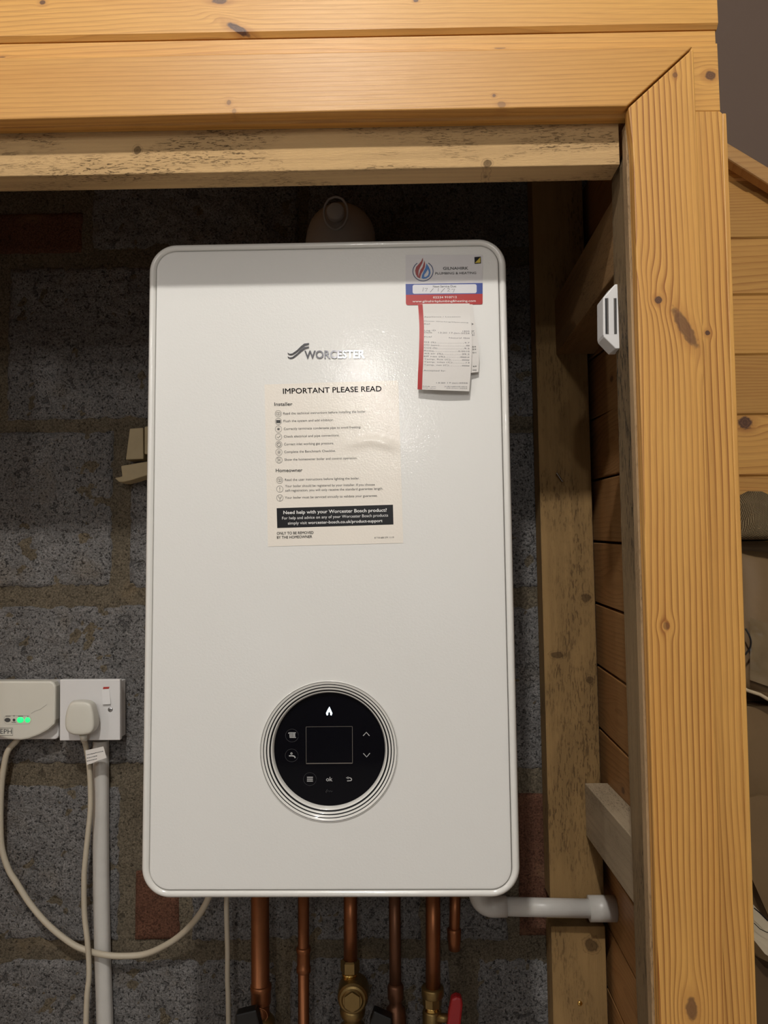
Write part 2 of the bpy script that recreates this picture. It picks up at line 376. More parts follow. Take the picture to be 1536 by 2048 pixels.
for i, (k, x0, y0, x1, y1) in enumerate(R):
    ym = (y0 + y1) / 2; xm = (x0 + x1) / 2
    a, b = at(x0, ym, YW).x, min(.307, at(x1, ym, YW).x); z1, z0 = at(xm, y0, YW).z, at(xm, y1, YW).z
    link(k, rough_sheet(a, b, z0, z1, YW - (.002 if k == 'block' else .0035), .0042, .0075 if k == 'block' else .0015, .02, i * 3.7 + 2), m_block if k == 'block' else m_brick, parent=wb, smooth=True)

# ---- cupboard's right side wall: a lining of planks falling gently to the front
wsd = S('wall_cupboard_side', B(box, .3085, .3115, .737, YW + .02, -1.45, .62), pine('Y', 110, .5, seed=3))
pitch = .0895
zj = [.2165 + pitch * k for k in range(4, -16, -1)]
for k, z in enumerate(zj):
    bm = bmesh.new(); sl = .052 * (1 if z < .25 else 1.6); L = YW - .008 - .785
    P = [Vector((.2840, YW - .008, z - .001)), Vector((.2840, YW - .008, z - pitch + .0025)), Vector((.2840, .785, z - pitch + .0025 - sl * L)), Vector((.2840, .785, z - .001 - sl * L))]
    prism(bm, P, Vector((.024, 0, 0)))
    kn = ((.98 + .05 * math.sin(k * 5), z - .05 - .006, .0045, 1.6, 1.3, .8),) if k % 2 else ((1.03, z - .055, .010, 2.5, 1.6, .0),)
    link('plank', bm, pine('Y', 110 + 20 * (k % 3), .55, kn, seed=20 + k, base=(.40, .205, .075), line=(.20, .075, .02), warp=1.6), parent=wsd, bevel=.0012)
# ---- wall to the right, beyond the cupboard: pine boards under a sloping rail, painted plaster above
YR = 1.16
wr = S('wall_back_right', B(box, .309, 1.7, YR + .012, YR + .03, -1.45, .95), m_paint)
rz = [at(1490, y, YR).z for y in (242, 360, 477, 590, 710, 830, 953)]
d = (rz[0] - rz[-1]) / 6
rz += [rz[-1] - d * k for k in range(1, 17)]; rz = [rz[0] + d] + rz
for k in range(len(rz) - 1):
    zt, zb = rz[k], rz[k + 1]
    if zb < -1.44: break
    prof = [(YR + .003, zt), (YR + .003, zt - .019), (YR, zt - .0195), (YR, zb + .003), (YR + .003, zb), (YR + .0115, zb), (YR + .0115, zt)]
    bm = bmesh.new(); prism(bm, [Vector((.3120, y, z)) for y, z in prof], Vector((1.125, 0, 0)))
    kn = ((at(1492, 845, YR).x, at(1492, 845, YR).z, .010, 1.1, 1.2, 1.0),) if abs((zt + zb) / 2 - at(1492, 900, YR).z) < d else ()
    dkn = (.9, 1, .62, .72, .8, .62, .85, .7)[k % 8]
    link('board', bm, pine('X', 95 + 60 * (k % 3), .6, kn, seed=40 + k, base=tuple(c * (dkn + .1) for c in PB), warp=1.2), parent=wr)
plast = bmesh.new()
pprism(plast, [(1380, 245), (2300, 800), (2300, -1000), (1380, -1000)], YR - .010, .009)
S('wall_upper_right', plast, m_paint)
rail = bmesh.new(); pprism(rail, [(1400, 254), (1456, 285), (1536, 333), (2300, 792), (2300, 826), (1536, 367), (1458, 318), (1400, 283)], YR - .032, .022)
S('trim_1', rail, pine('X', 120, .35, seed=31, base=(.50, .28, .10), side=.2), bevel=.003)

# ---- framed front of the cupboard: boards, architrave, lintel, jamb
def clad(px0, px1, yl, yr, hpx_z, name, mat, parent, strip=.0165, Y=.724):
    pass
zL = lambda y: at(0, y, .724).z
cf = S('wall_cupboard_front', B(box, -1.9, .3115, .737, .752, .60, 1.55), pine('X', 120, .5, seed=30))
XRt = at(1436, 40, .724).x
jl, jr = at(0, 84, .724), at(1430, 57, .724)           # the V joint between the two boards in view
def clad_board(j, pitch, seed, knots, xr, mat=None):
    """j: vertical shift of the board's top joint from the visible one"""
    bm = bmesh.new(); sl = (jr.z - jl.z) / (jr.x - jl.x)
    def sec(x, cut=0):
        zt = jl.z + sl * (x - jl.x) + j; zb = zt - pitch
        return [(.7275, zt), (.7275, zt - .0150), (.724, zt - .0155), (.724, zb + .005), (.7275, zb + .0006), (.7365, zb + .0006), (.7365, zt)]
    a = [bm.verts.new((-1.2, y, z)) for y, z in sec(-1.2)]; b = [bm.verts.new((xr, y, z)) for y, z in sec(xr)]; n = len(a)
    bm.faces.new(a); bm.faces.new(b[::-1])
    for i in range(n): bm.faces.new((a[i], b[i], b[(i + 1) % n], a[(i + 1) % n]))
    return link('board', bm, pine('X', 190, .42, knots, seed=seed), parent=cf)
def K(px, py, Y, rpx, asp, push, dk, axis='X', sh=0):
    p = at(px, py, Y); r = rpx / F * Y
    return (p.x, p.z, r, asp, push, dk, sh) if axis == 'X' else (p.z, p.x, r, asp, push, dk, sh)
XR2 = at(1437, 150, .724).x
clad_board(pitch, .0885, 50, [K(476, 58, .724, 9, 2.6, 1.1, 1, 'X', -.5), K(440, 2, .724, 7, 2.4, 1.2, .9), K(85, 5, .724, 5, 1.3, 1.1, .9), K(832, 1, .724, 4, 1.3, 1, .9)], XRt)
clad_board(0, .0885, 51, [K(1421, 151, .724, 10, 1.1, 1.25, .9), K(2, 112, .724, 4, 3, 1, .8), K(1000, 96, .724, 2.5, 5, 1, .5)], XR2)
clad_board(2 * pitch, .0885, 52, [], XRt); clad_board(3 * pitch, .0885, 53, [], XRt)
# corner boards, right of the architrave
vb = bmesh.new(); pprism(vb, [(1391, 223), (1440, 223), (1444, 227), (1444, 300), (1472, 1090), (1500, 2000), (1513, 2400), (1440, 2400), (1410, 1090)], .7235, .013)
S('trim_2', vb, pine('Z', 160, .95, [K(1415, 666, .724, 5, 1.1, 1.2, 1., 'Z')], seed=61, rough=.42))
vt = bmesh.new(); pprism(vt, [(1444.6, 226), (1453, 226), (1456, 300), (1484, 1090), (1513, 2000), (1526, 2400), (1514, 2400), (1501.4, 2000), (1473, 1090), (1445, 300)], .723, .02)
S('trim_3', vt, pine('Z', 130, .5, seed=62, rough=.42), bevel=.001)
# architrave: mitred head and right leg
arch = empty('door_frame', at(1320, 1100, .74), kind='structure'); arch.name = 'trim_4'
hd = bmesh.new(); pprism(hd, [(-900, 259), (0, 239), (700, 222), (1254, 212), (1386, 92), (700, 103), (0, 116), (-900, 132)], .710, .014)
link('architrave_head', hd, pine('X', 210, .42, [K(458, 205, .71, 6, .8, .6, .55), K(468, 222, .71, 6, .8, .4, .4), K(988, 191, .71, 3.5, 1, .8, .8), K(1003, 209, .71, 7, 1.2, .4, .45)], seed=70, warp=.5, rough=.42, base=(.61, .315, .078)), parent=arch, bevel=.0012)
lg = bmesh.new(); pprism(lg, [(1257, 215), (1387, 95), (1395, 300), (1419, 1090), (1450, 2000), (1463, 2400), (1330, 2400), (1318, 2000), (1290, 1090), (1266, 300)], .710, .014)
link('architrave_leg', lg, pine('Z', 185, 1.0, [K(1317, 600, .71, 8, 1.0, 1.15, 1, 'Z'), K(1370, 655, .71, 14, 3.0, .55, .75, 'Z', -.5), K(1332, 1252, .71, 7, 1.1, 1.2, .5, 'Z'), K(1383, 2018, .71, 11, 2.0, 1.3, .75, 'Z'), K(1350, 150, .71, 5, 1.2, .8, .6, 'Z')], seed=71, warp=.75, rough=.42), parent=arch, bevel=.0012)
# cladding edge strip seen between architrave and jamb
es = bmesh.new(); pprism(es, [(1251, 247), (1262, 250), (1268, 330), (1289, 1090), (1318, 2000), (1330, 2400), (1317, 2400), (1303, 2000), (1277, 1090), (1253, 330)], .7245, .012)
S('trim_5', es, sawn('Z', (.42, .28, .15), (.12, .07, .03), .5, 4, mott=.5, bstr=.6))
# timber lintel and jamb stud (front frame of the cupboard)
def hexa(bm, f, b, mi=0):
    """front polygon and back polygon (same count) joined"""
    A = [bm.verts.new(p) for p in f]; D = [bm.verts.new(p) for p in b]; n = len(A)
    bm.faces.new(A); bm.faces.new(D[::-1])
    for i in range(n): bm.faces.new((A[i], D[i], D[(i + 1) % n], A[(i + 1) % n]))
def hseg(bm, top, bot, Y0, Y1, xr, xl=-1400):
    pass
lin = bmesh.new(); z0 = at(0, 352, .737); z1 = at(1241, 329, .737); sl = (z1.z - z0.z) / (z1.x - z0.x)
def lz(x): return z0.z + sl * (x - z0.x)
xe = z1.x - .0005
prism(lin, [Vector((-.66, .737, lz(-.66))), Vector((-.3, .737, lz(-.3) - .0006)), Vector((xe, .737, lz(xe))), Vector((xe, .737, .60)), Vector((-.66, .737, .60))], Vector((0, .031, 0)))
tl = link('timber_lintel', lin, sawn('X', (.57, .375, .18), (.10, .06, .028), .95, 2, mott=.28, knots=[(at(275, 300, .737).x, at(275, 300, .737).z, .005, .8), (at(975, 327, .737).x, at(975, 327, .737).z, .004, 1.2)], bstr=.7), bevel=.0008)
tag(tl, 'pale rough-sawn timber lintel running across above the boiler', 'timber')
jm = bmesh.new(); prism(jm, [Vector((at(1253, 250, .737).x, .737, lz(.23) + .02)), Vector((.2963, .737, .5)), Vector((.2963, .737, -1.45)), Vector((.2240, .737, -1.45)), Vector((.2245, .737, 0)), Vector((.2262, .737, .40))], Vector((0, .047, 0)))
bmesh.ops.subdivide_edges(jm, edges=[e for e in jm.edges if e.calc_length() > .2 and abs(e.verts[0].co.z - e.verts[1].co.z) > .2], cuts=60)
for v in jm.verts:
    if v.co.y > .76 and v.co.x < .25: v.co.x += noise.noise(Vector((v.co.z * 9, 1, 1))) * .0008 + noise.noise(Vector((v.co.z * 60, 1, 1))) * .0005
jo = link('jamb_post', jm, sawn('Z', (.23, .155, .080), (.028, .019, .011), .95, 6, mott=.85, bstr=1., fs=.42))
tag(jo, 'grey-brown rough timber post on the right side of the cupboard opening', 'timber')

# =============== TIMBER INSIDE THE CUPBOARD ===============
def stud(zt, zb, label, seed, knots=(), chamfer=False):
    bm = bmesh.new(); box(bm, .2005, .2742, 1.097, YW - .008, zb, zt)
    o = link('wall_stud', bm, sawn('Z', (.30, .185, .075), (.06, .032, .012), .65, seed, mott=.65, knots=knots, bstr=.6, fs=.6), bevel=.001)
    tag(o, label, 'timber'); return o
gk = lambda px, py, r, a: (at(px, py, 1.097).z, at(px, py, 1.097).x, r / F * 1.097, a)
zcut = at(1150, 1800, 1.097).z
zc2 = at(1150, 1853, 1.097).z
stud(.60, zcut, 'tall brown sawn stud on the block wall right of the boiler', 11, [gk(1172, 1196, 10, 1.1), gk(1116, 1310, 14, .5), gk(1180, 1360, 8, 1.)])
s2 = stud(zc2, -1.45, 'short brown stud below the white waste pipe', 14, [gk(1183, 1890, 14, 1.)])
sc = bmesh.new(); lathe(sc, at(1160, 2007, 1.0965), [(0, -.0012), (.0022, -.001), (.0034, 0), (.0034, .002)], 'Y', 20); so = link('screw_head', sc, m_brasst, parent=s2, smooth=True, label='small brass screw head')
pin = bmesh.new(); tube(pin, [at(1125, 963, 1.094), at(1113, 945, 1.088)], .0012, 8)
link('nail', pin, m_steel, parent=[o for o in C.objects if o.name.startswith('wall_stud')][0])
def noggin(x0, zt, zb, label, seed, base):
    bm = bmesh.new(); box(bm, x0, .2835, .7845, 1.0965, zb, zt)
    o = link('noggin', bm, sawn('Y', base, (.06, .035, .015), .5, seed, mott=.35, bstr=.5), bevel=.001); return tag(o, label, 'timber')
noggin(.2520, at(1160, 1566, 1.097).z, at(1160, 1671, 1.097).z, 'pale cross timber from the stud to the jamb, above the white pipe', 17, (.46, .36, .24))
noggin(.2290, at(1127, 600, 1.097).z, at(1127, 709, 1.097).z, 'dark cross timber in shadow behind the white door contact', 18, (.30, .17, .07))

# =============== BOILER ===============
CX, X0b, X1b = -.078, -.2782, .1222
Z0b, Z1b = at(660, 1798, YB).z, at(660, 481, YB).z
CZ = (Z0b + Z1b) / 2; WB, HB = X1b - X0b, Z1b - Z0b
boiler = empty('boiler', (CX, YW, Z0b), 'white wall-hung gas boiler with rounded corners and a round black control panel', 'boiler')
RC = .031
def loops_to_faces(bm, L, mi=0):
    for a, b in zip(L, L[1:]):
        n = len(a)
        for k in range(n): bm.faces.new((a[k], a[(k + 1) % n], b[(k + 1) % n], b[k])).material_index = mi
def rl(bm, inset, y, r=None): return [bm.verts.new((x, y, z)) for x, z in rrect(CX, CZ, WB - 2 * inset, HB - 2 * inset, max(.004, (RC if r is None else r) - inset), 14)]
bm = bmesh.new()
Ls = [rl(bm, .010, YW - .004), rl(bm, .010, YB + .05), rl(bm, .010, YB + .03)]
loops_to_faces(bm, Ls); bm.faces.new(Ls[0])
link('casing', bm, m_enamel, parent=boiler, smooth=False)
bm = bmesh.new()
prof = [(.004, YB + .034), (.0, YB + .028), (.0, YB + .0065)] + [(.0046 - .0046 * math.cos(a), YB + .0045 - .0066 * math.sin(a) + .002) for a in [math.pi * k / 8 for k in range(1, 8)]] + [(.0088, YB + .0040)]
Ls = [rl(bm, i, y) for i, y in prof]; loops_to_faces(bm, Ls)
link('front_rim', bm, m_rim, parent=boiler, smooth=True, label='raised glossy rim around the front panel')
dc = at(657.5, 1501.5, YB); RD = .0737
bm = bmesh.new()
Ls = [rl(bm, .0086, YB + .006), rl(bm, .0092, YB + .0015), rl(bm, .0100, YB + .0002), rl(bm, .0112, YB)]
loops_to_faces(bm, Ls)
cl = [bm.verts.new((dc.x + (RD - .0006) * math.cos(2 * math.pi * k / 96), YB, dc.z + (RD - .0006) * math.sin(2 * math.pi * k / 96))) for k in range(96)]
ed = [bm.edges.new((cl[k], cl[(k + 1) % 96])) for k in range(96)]
last = Ls[-1]; oe = [bm.edges.get((last[k], last[(k + 1) % len(last)])) for k in range(len(last))]
bmesh.ops.triangle_fill(bm, edges=ed + oe, use_beauty=True)
fp = link('front_panel', bm, m_enamel, parent=boiler)
# control panel
cp = empty('control_panel', dc - boiler.location, label='round control dial with black rings and dark glass'); cp.parent = boiler
u = RD / 654.5
prof = [(654, .004, 0), (655, -.0005, 0), (651, -.0015, 0), (647, -.0015, 1), (643, -.0012, 0), (622, -.0004, 1), (614, -.0002, 0), (596, .0006, 1), (585, .0010, 0), (568, .0018, 1), (553, .0026, 0), (545, .0028, 0), (536, .0060, 0), (530, .0085, 0)]
bm = bmesh.new(); lathe(bm, dc, [(r * u, y) for r, y, _ in prof], 'Y', 128, [m for *_, m in prof])
link('bezel', bm, [m_rim, m_black], parent=cp, smooth=True)
YG = YB + .0085; gc = dc + Vector((0, .0085, 0))
bm = bmesh.new(); lathe(bm, gc, [(531 * u, .002), (531 * u, 0), (526 * u, -.0003), (0, -.0003)], 'Y', 128)
gf = link('glass_face', bm, m_glass, parent=cp, smooth=False)
Z3 = lambda x, y: (500 + x / 4.8, 1330 + y / 4.8)
YI = YG - .0006
bm = bmesh.new(); flat(bm, [Z3(540, 597), Z3(980, 592), Z3(983, 942), Z3(540, 946)], YI + .0001)
link('screen', bm, plain('screen_glass', (.002, .002, .004), .12, spec=.2, var=0), parent=cp)
bm = bmesh.new()
for a, b, w in (((538, 594), (982, 590), .8), ((538, 946), (984, 942), 2.0), ((538, 594), (540, 946), .8), ((982, 590), (984, 942), .9)): stroke(bm, [Z3(*a), Z3(*b)], w, YI - .0001)
link('screen_frame', bm, plain('frame_grey', (.20, .18, .16), .4, .5), parent=cp)
def z3s(bm, P, w, mi=0): stroke(bm, [Z3(*p) for p in P], w, YI, mi)
def icon(name, f, m=None, lab=None):
    bm = bmesh.new(); f(bm); o = link(name, bm, m or m_icon, parent=cp); 
    if lab: o['label'] = lab
def radiator(bm):
    z3s(bm, [(371, 650), (440, 650)], 1.7); z3s(bm, [(371, 650), (371, 660)], 1.7)
    for x in (384, 399, 414, 428): z3s(bm, [(x, 650), (x + 1, 696)], 2.0)
    z3s(bm, [(380, 696), (441, 696)], 1.7)
def tap(bm):
    stroke(bm, [Z3(374, 872), Z3(405, 872), Z3(420, 874), Z3(430, 880), Z3(433, 893)], 2.4, YI); flat(bm, [Z3(*p) for p in circ(398, 850, 11)], YI); z3s(bm, [(398, 850), (398, 872)], 2.0)
def menu(bm):
    for y in (1078, 1096, 1114): z3s(bm, [(547, y), (604, y)], 2.1)
def back(bm):
    z3s(bm, [(932, 1083), (960, 1083), (973, 1090), (976, 1100), (970, 1110), (932, 1113)], 1.8); flat(bm, [Z3(920, 1083), Z3(944, 1070), Z3(944, 1096)], YI)
icon('radiator_symbol', radiator); icon('tap_symbol', tap); icon('menu_symbol', menu)
icon('ok_lettering', lambda bm: text(bm, 'ok', Z3(731, 1115), Z3(792, 1115), 8.5, YI, .015))
icon('return_symbol', back)
icon('up_symbol', lambda bm: z3s(bm, [(1086, 680), (1117, 646), (1147, 680)], 1.7)); icon('down_symbol', lambda bm: z3s(bm, [(1088, 848), (1120, 883), (1151, 846)], 1.7))
def flame(bm):
    flat(bm, [Z3(*p) for p in ((763, 400), (776, 430), (790, 462), (783, 484), (771, 480), (770, 462), (760, 446), (750, 462), (749, 480), (737, 484), (730, 462), (745, 430))], YI)
icon('flame_light', flame, m_flame, 'lit blue-white flame symbol')
icon('button_outline', lambda bm: [stroke(bm, [Z3(*p) for p in circ(cx, cy, 62)], .5, YI + .0001, 0, True) for cx, cy in ((403, 677), (400, 868), (575, 1095))], m_dim)
icon('hand_mark', lambda bm: [z3s(bm, [(735, 1228), (728, 1218), (745, 1190), (740, 1215), (758, 1205), (762, 1218), (775, 1205), (780, 1218), (792, 1210)], .9)], m_dim)
# chrome name on the front
ZN = lambda x, y: (560 + x / 7.68, 680 + y / 7.68)
bm = bmesh.new()
def wave(dy, e):
    top = [ZN(*p) for p in ((115, 195 + dy), (150, 212 + dy), (190, 205 + dy), (260, 155 + dy - e), (320, 95 + dy - e), (370, 55 + dy - e), (445, 45 + dy - e))]
    bot = [ZN(*p) for p in ((440, 68 + dy - e), (385, 82 + dy - e), (330, 120 + dy - e), (250, 190 + dy - e), (200, 222 + dy), (160, 230 + dy), (125, 218 + dy))]
    pprism(bm, top + bot, YB - .0011, .0012)
wave(0, 0); wave(56, 4)
link('wave_emblem', bm, m_chrome, parent=boiler, label='raised chrome double wave')
bm = bmesh.new(); text(bm, 'WORCESTER', ZN(375, 282), ZN(1300, 275), 15.5, YB - .0011, .02)
g = bmesh.ops.extrude_face_region(bm, geom=bm.faces[:]); bmesh.ops.translate(bm, verts=[v for v in g['geom'] if isinstance(v, bmesh.types.BMVert)], vec=(0, .0011, 0))
link('name_lettering', bm, m_chrome, parent=boiler, label='raised chrome letters WORCESTER')
# notice label
nl = bmesh.new(); Q = ((529, 769), (796.5, 761), (806.5, 1086), (536, 1093)); n = 48; G = []
for j in range(n + 1):
    row = []
    for i in range(n + 1):
        a, b = i / n, j / n
        px = (Q[0][0] * (1 - a) + Q[1][0] * a) * (1 - b) + (Q[3][0] * (1 - a) + Q[2][0] * a) * b; py = (Q[0][1] * (1 - a) + Q[1][1] * a) * (1 - b) + (Q[3][1] * (1 - a) + Q[2][1] * a) * b
        # a long lifted crease on the right half
        ln = 894 - max(0, 1 - abs(px - 740) / 60) * 14
        hgt = .0011 * math.exp(-((py - ln) / 7) ** 2) * max(0, min(1, (px - 680) / 40)) * max(0, min(1, (798 - px) / 25))
        row.append(nl.verts.new(at(px, py, YB - .0003 - hgt)))
    G.append(row)
for j in range(n):
    for i in range(n): nl.faces.new((G[j][i], G[j + 1][i], G[j + 1][i + 1], G[j][i + 1]))
notice = link('notice_label', nl, m_notice, parent=boiler, smooth='keep', label='cream instruction sticker in the middle of the front')
thin(notice)
YT = YB - .0006
Z2 = lambda x, y: (520 + x / 4.6533, 660 + y / 4.6533)
bm = bmesh.new()
def T(s, x0, x1, y0, y1, cap, wgt=0, b=None): text(b or bm, s, Z2(x0, y0), Z2(x1, y1), cap / 4.6533, YT, wgt)
for L in (('IMPORTANT PLEASE READ', 215, 1130, 594, 570, 50, .012), ('Installer', 133, 302, 706, 704, 32, .010), ('Homeowner', 147, 395, 1323, 1319, 32, .010),
    ('ONLY TO BE REMOVED', 157, 498, 1905, 1897, 25, .012), ('BY THE HOMEOWNER', 158, 485, 1943, 1935, 25, .012)):
    bm = bmesh.new(); T(*L); link('heading_lettering', bm, m_black, parent=notice)
for s, x0, x1, y0, y1 in (('Read the technical instructions before installing the boiler.', 217, 990, 788, 768), ('Flush the system and add inhibitor.', 219, 685, 858, 847),
    ('Correctly terminate condensate pipe to avoid freezing.', 221, 940, 931, 913), ('Check electrical and pipe connections.', 222, 740, 1002, 989), ('Correct inlet working gas pressure.', 224, 688, 1074, 1063),
    ('Complete the Benchmark Checklist.', 226, 705, 1145, 1134), ('Show the homeowner boiler and control operation.', 228, 905, 1217, 1201), ('Read the user instructions before lighting the boiler.', 231, 928, 1405, 1389),
    ('Your boiler should be registered by your installer. If you choose', 233, 1068, 1463, 1448), ('self-registration, you will only receive the standard guarantee length.', 235, 1145, 1505, 1485),
    ('Your boiler must be serviced annually to validate your guarantee.', 232, 1093, 1571, 1551), ('8 718 688 379 11/19', 1066, 1246, 1941, 1937)):
    bm = bmesh.new(); T(s, x0, x1, y0, y1, 22 if s[0] != '8' else 15, .0); link('body_lettering', bm, m_grey, parent=notice)
bm = bmesh.new(); Zc = lambda P: [Z2(*p) for p in P]; W1 = .55
for cx, cy in ((170, 779), (171, 851), (172, 922), (173, 994), (175, 1066), (176, 1137), (177, 1210), (183, 1398), (184, 1480), (185, 1563)): stroke(bm, Zc(circ(cx, cy, 30)), W1, YT, 0, True)
for cx, cy in ((170, 779), (183, 1398)):
    for s in (-1, 1): stroke(bm, Zc(((cx, cy + 10), (cx, cy - 10), (cx + s * 9, cy - 13), (cx + s * 18, cy - 10), (cx + s * 18, cy + 10), (cx, cy + 12))), .7, YT)
flat(bm, Zc(((150, 838), (192, 838), (192, 866), (150, 866))), YT)
for a in range(0, 180, 45):
    dx, dy = 16 * math.cos(math.radians(a)), 16 * math.sin(math.radians(a)); stroke(bm, Zc(((172 - dx, 922 - dy), (172 + dx, 922 + dy))), .7, YT)
stroke(bm, Zc(((158, 995), (168, 1006), (190, 982))), .9, YT)
stroke(bm, Zc(circ(175, 1066, 17)), 1., YT, 0, True); stroke(bm, Zc(((175, 1068), (171, 1056))), .8, YT)
for y in (1126, 1137, 1148): stroke(bm, Zc(((163, y), (190, y))), .8, YT)
stroke(bm, Zc(((163, 1191), (190, 1191), (190, 1229), (163, 1229), (163, 1191))), .6, YT); flat(bm, Zc(circ(177, 1210, 6)), YT)
stroke(bm, Zc(((184, 1462), (184, 1486))), .9, YT); flat(bm, Zc(circ(184, 1496, 3)), YT)
stroke(bm, Zc(((172, 1545), (176, 1560), (186, 1566), (186, 1590))), .8, YT); stroke(bm, Zc(((198, 1545), (196, 1560), (186, 1566))), .8, YT)
link('instruction_symbol', bm, m_grey, parent=notice, label='column of small round pictograms')
bm = bmesh.new(); flat(bm, Zc(((155, 1658), (160, 1843), (1242, 1810), (1237, 1626))), YT + .0001)
link('black_banner', bm, plain('banner_ink', (.012, .012, .014), .3, spec=.25, var=0), parent=notice)
bm = bmesh.new(); T('Need help with your Worcester Bosch product?', 218, 1180, 1714, 1690, 31, .014); T('For help and advice on any of your Worcester Bosch products', 206, 1192, 1764, 1736, 27, 0)
T('simply visit', 260, 438, 1811, 1806, 27, 0); T('worcester-bosch.co.uk/product-support', 447, 1140, 1806, 1787, 27, .012)
link('banner_lettering', bm, m_whitep, parent=notice)
# service sticker
Z6 = lambda x, y: (800 + x / 8.533, 500 + y / 8.533)
ZP = lambda P: [Z6(*p) for p in P]
Y0s = YB - .0004
bm = bmesh.new(); pprism(bm, ZP([(95, 82), (1412, 82), (1412, 900), (1405, 922), (1385, 930), (130, 943), (105, 930), (98, 905)]), Y0s, .0003)
st = link('service_sticker', bm, m_stick, parent=boiler, label='glossy silver, blue and red service sticker in the top right corner')
ys = Y0s - .0001
bm = bmesh.new(); flat(bm, ZP([(95, 580), (1410, 562), (1410, 748), (99, 765)]), ys); link('blue_band', bm, m_blue, parent=st)
bm = bmesh.new(); flat(bm, ZP([(99, 765), (1410, 748), (1410, 900), (1403, 922), (1385, 928), (130, 941), (108, 930), (100, 905)]), ys); link('red_band', bm, m_red, parent=st)
def rr(x0, y0, x1, y1, r, n=5):
    P = []
    for cx, cy, a0 in ((x1 - r, y0 + r, -90), (x1 - r, y1 - r, 0), (x0 + r, y1 - r, 90), (x0 + r, y0 + r, 180)):
        for k in range(n + 1): a = math.radians(a0 + 90 * k / n); P.append((cx + r * math.cos(a), cy + r * math.sin(a)))
    return P
bm = bmesh.new(); flat(bm, ZP([(x, y - (x - 760) * .010) for x, y in rr(215, 588, 1308, 742, 32)]), ys - .0001); link('date_field', bm, plain('white_field', (.70, .69, .72), .3, var=0), parent=st)
ys2 = ys - .0002
bm = bmesh.new()
text(bm, 'GILNAHIRK', Z6(735, 336), Z6(1165, 333), 5.6, ys2, .012); text(bm, 'PLUMBING & HEATING', Z6(603, 418), Z6(1300, 408), 4.4, ys2, .002); text(bm, 'Next Service Due:', Z6(562, 640), Z6(962, 636), 4.3, ys2, .002)
for P in (((400, 640), (388, 708)), ((425, 655), (470, 650), (440, 705)), ((570, 655), (515, 720)), ((655, 650), (650, 705)), ((765, 650), (697, 725)), ((805, 665), (830, 650), (850, 665), (810, 708), (850, 706)), ((880, 672), (935, 664), (905, 725))):
    stroke(bm, ZP(P), .65, ys2)
link('sticker_lettering', bm, m_grey, parent=st)
bm = bmesh.new(); text(bm, '02234 910712', Z6(565, 826), Z6(970, 820), 4.0, ys2, .004); text(bm, 'www.gilnahirkplumbing&heating.com', Z6(212, 893), Z6(1292, 884), 4.2, ys2, .004)
link('contact_lettering', bm, m_whitep, parent=st)
cc = (392, 362)
bm = bmesh.new(); arc = [(cc[0] + 172 * math.cos(math.radians(a)), cc[1] + 165 * math.sin(math.radians(a))) for a in range(-58, 242, 6)]
stroke(bm, ZP(arc), 1.5, ys2); link('emblem_ring', bm, m_navy, parent=st)
bm = bmesh.new()
flat(bm, ZP([(388, 130), (392, 175), (380, 225), (345, 290), (318, 350), (312, 420), (330, 478), (297, 462), (268, 410), (258, 350), (275, 290), (330, 230), (365, 185)]), ys2)
flat(bm, ZP([(415, 178), (428, 230), (424, 290), (400, 345), (365, 405), (350, 445), (345, 482), (326, 474), (322, 420), (350, 340), (385, 290), (402, 235)]), ys2)
link('red_flame', bm, m_logored, parent=st)
bm = bmesh.new(); dro = [(452, 228), (490, 285), (515, 340), (520, 395), (500, 450), (450, 485), (400, 492), (368, 480), (375, 430), (400, 370), (432, 310)]
din = [(478, 325), (492, 380), (480, 430), (440, 460), (410, 458), (415, 420), (450, 370)]
vo = [bm.verts.new(at(*Z6(*p), ys2)) for p in dro]; vi = [bm.verts.new(at(*Z6(*p), ys2)) for p in din]
e1 = [bm.edges.new((vo[k], vo[(k + 1) % len(vo)])) for k in range(len(vo))] + [bm.edges.new((vi[k], vi[(k + 1) % len(vi)])) for k in range(len(vi))]
bmesh.ops.triangle_fill(bm, edges=e1); link('blue_flame', bm, m_sky, parent=st)
bm = bmesh.new(); flat(bm, ZP([(1270, 120), (1380, 112), (1382, 228), (1273, 236)]), ys2); link('safety_badge', bm, m_black, parent=st, label='small black square badge with a yellow corner')
bm = bmesh.new(); flat(bm, ZP([(1371, 122), (1371, 216), (1280, 220)]), ys2 - .0001); link('badge_triangle', bm, m_yellow, parent=st)

# =============== RECEIPTS hanging from the sticker ===============
Z1 = lambda x, y: (780 + x / 5.9077, 480 + y / 5.9077)
def dense(rows):
    A = catmull([Vector((r[0], r[1], r[2])) for r in rows], 8); Bq = catmull([Vector((r[3], r[4], 0)) for r in rows], 8)
    return [(a.x, a.y, a.z, b.x, b.y) for a, b in zip(A, Bq)]
def lift(lf, t): return lf + .0016 * math.sin(math.pi * t) * min(1, lf * 200)
def slip(D, name):
    bm = bmesh.new(); g = []
    for y, xl, xr, lf, yr in D:
        g.append([bm.verts.new(at(*Z1(xl + (xr - xl) * t, y + (yr - y) * t), YB - lift(lf, t))) for t in [k / 16 for k in range(17)]])
    for a, b in zip(g, g[1:]):
        for k in range(16): bm.faces.new((a[k], b[k], b[k + 1], a[k + 1]))
    return bm
def lifter(D, off=.0003):
    def f(px, py):
        X, Y = (px - 780) * 5.9077, (py - 480) * 5.9077; s_ = .5
        for a, b in zip(D, D[1:]):
            s_ = max(0, min(1, (X - a[1]) / (a[2] - a[1]))); ya = a[0] + (a[4] - a[0]) * s_; yb = b[0] + (b[4] - b[0]) * s_
            if Y <= yb or b is D[-1]:
                t = max(0, min(1, (Y - ya) / (yb - ya))); return YB - lift(a[3] + (b[3] - a[3]) * t, s_) - off
    return f
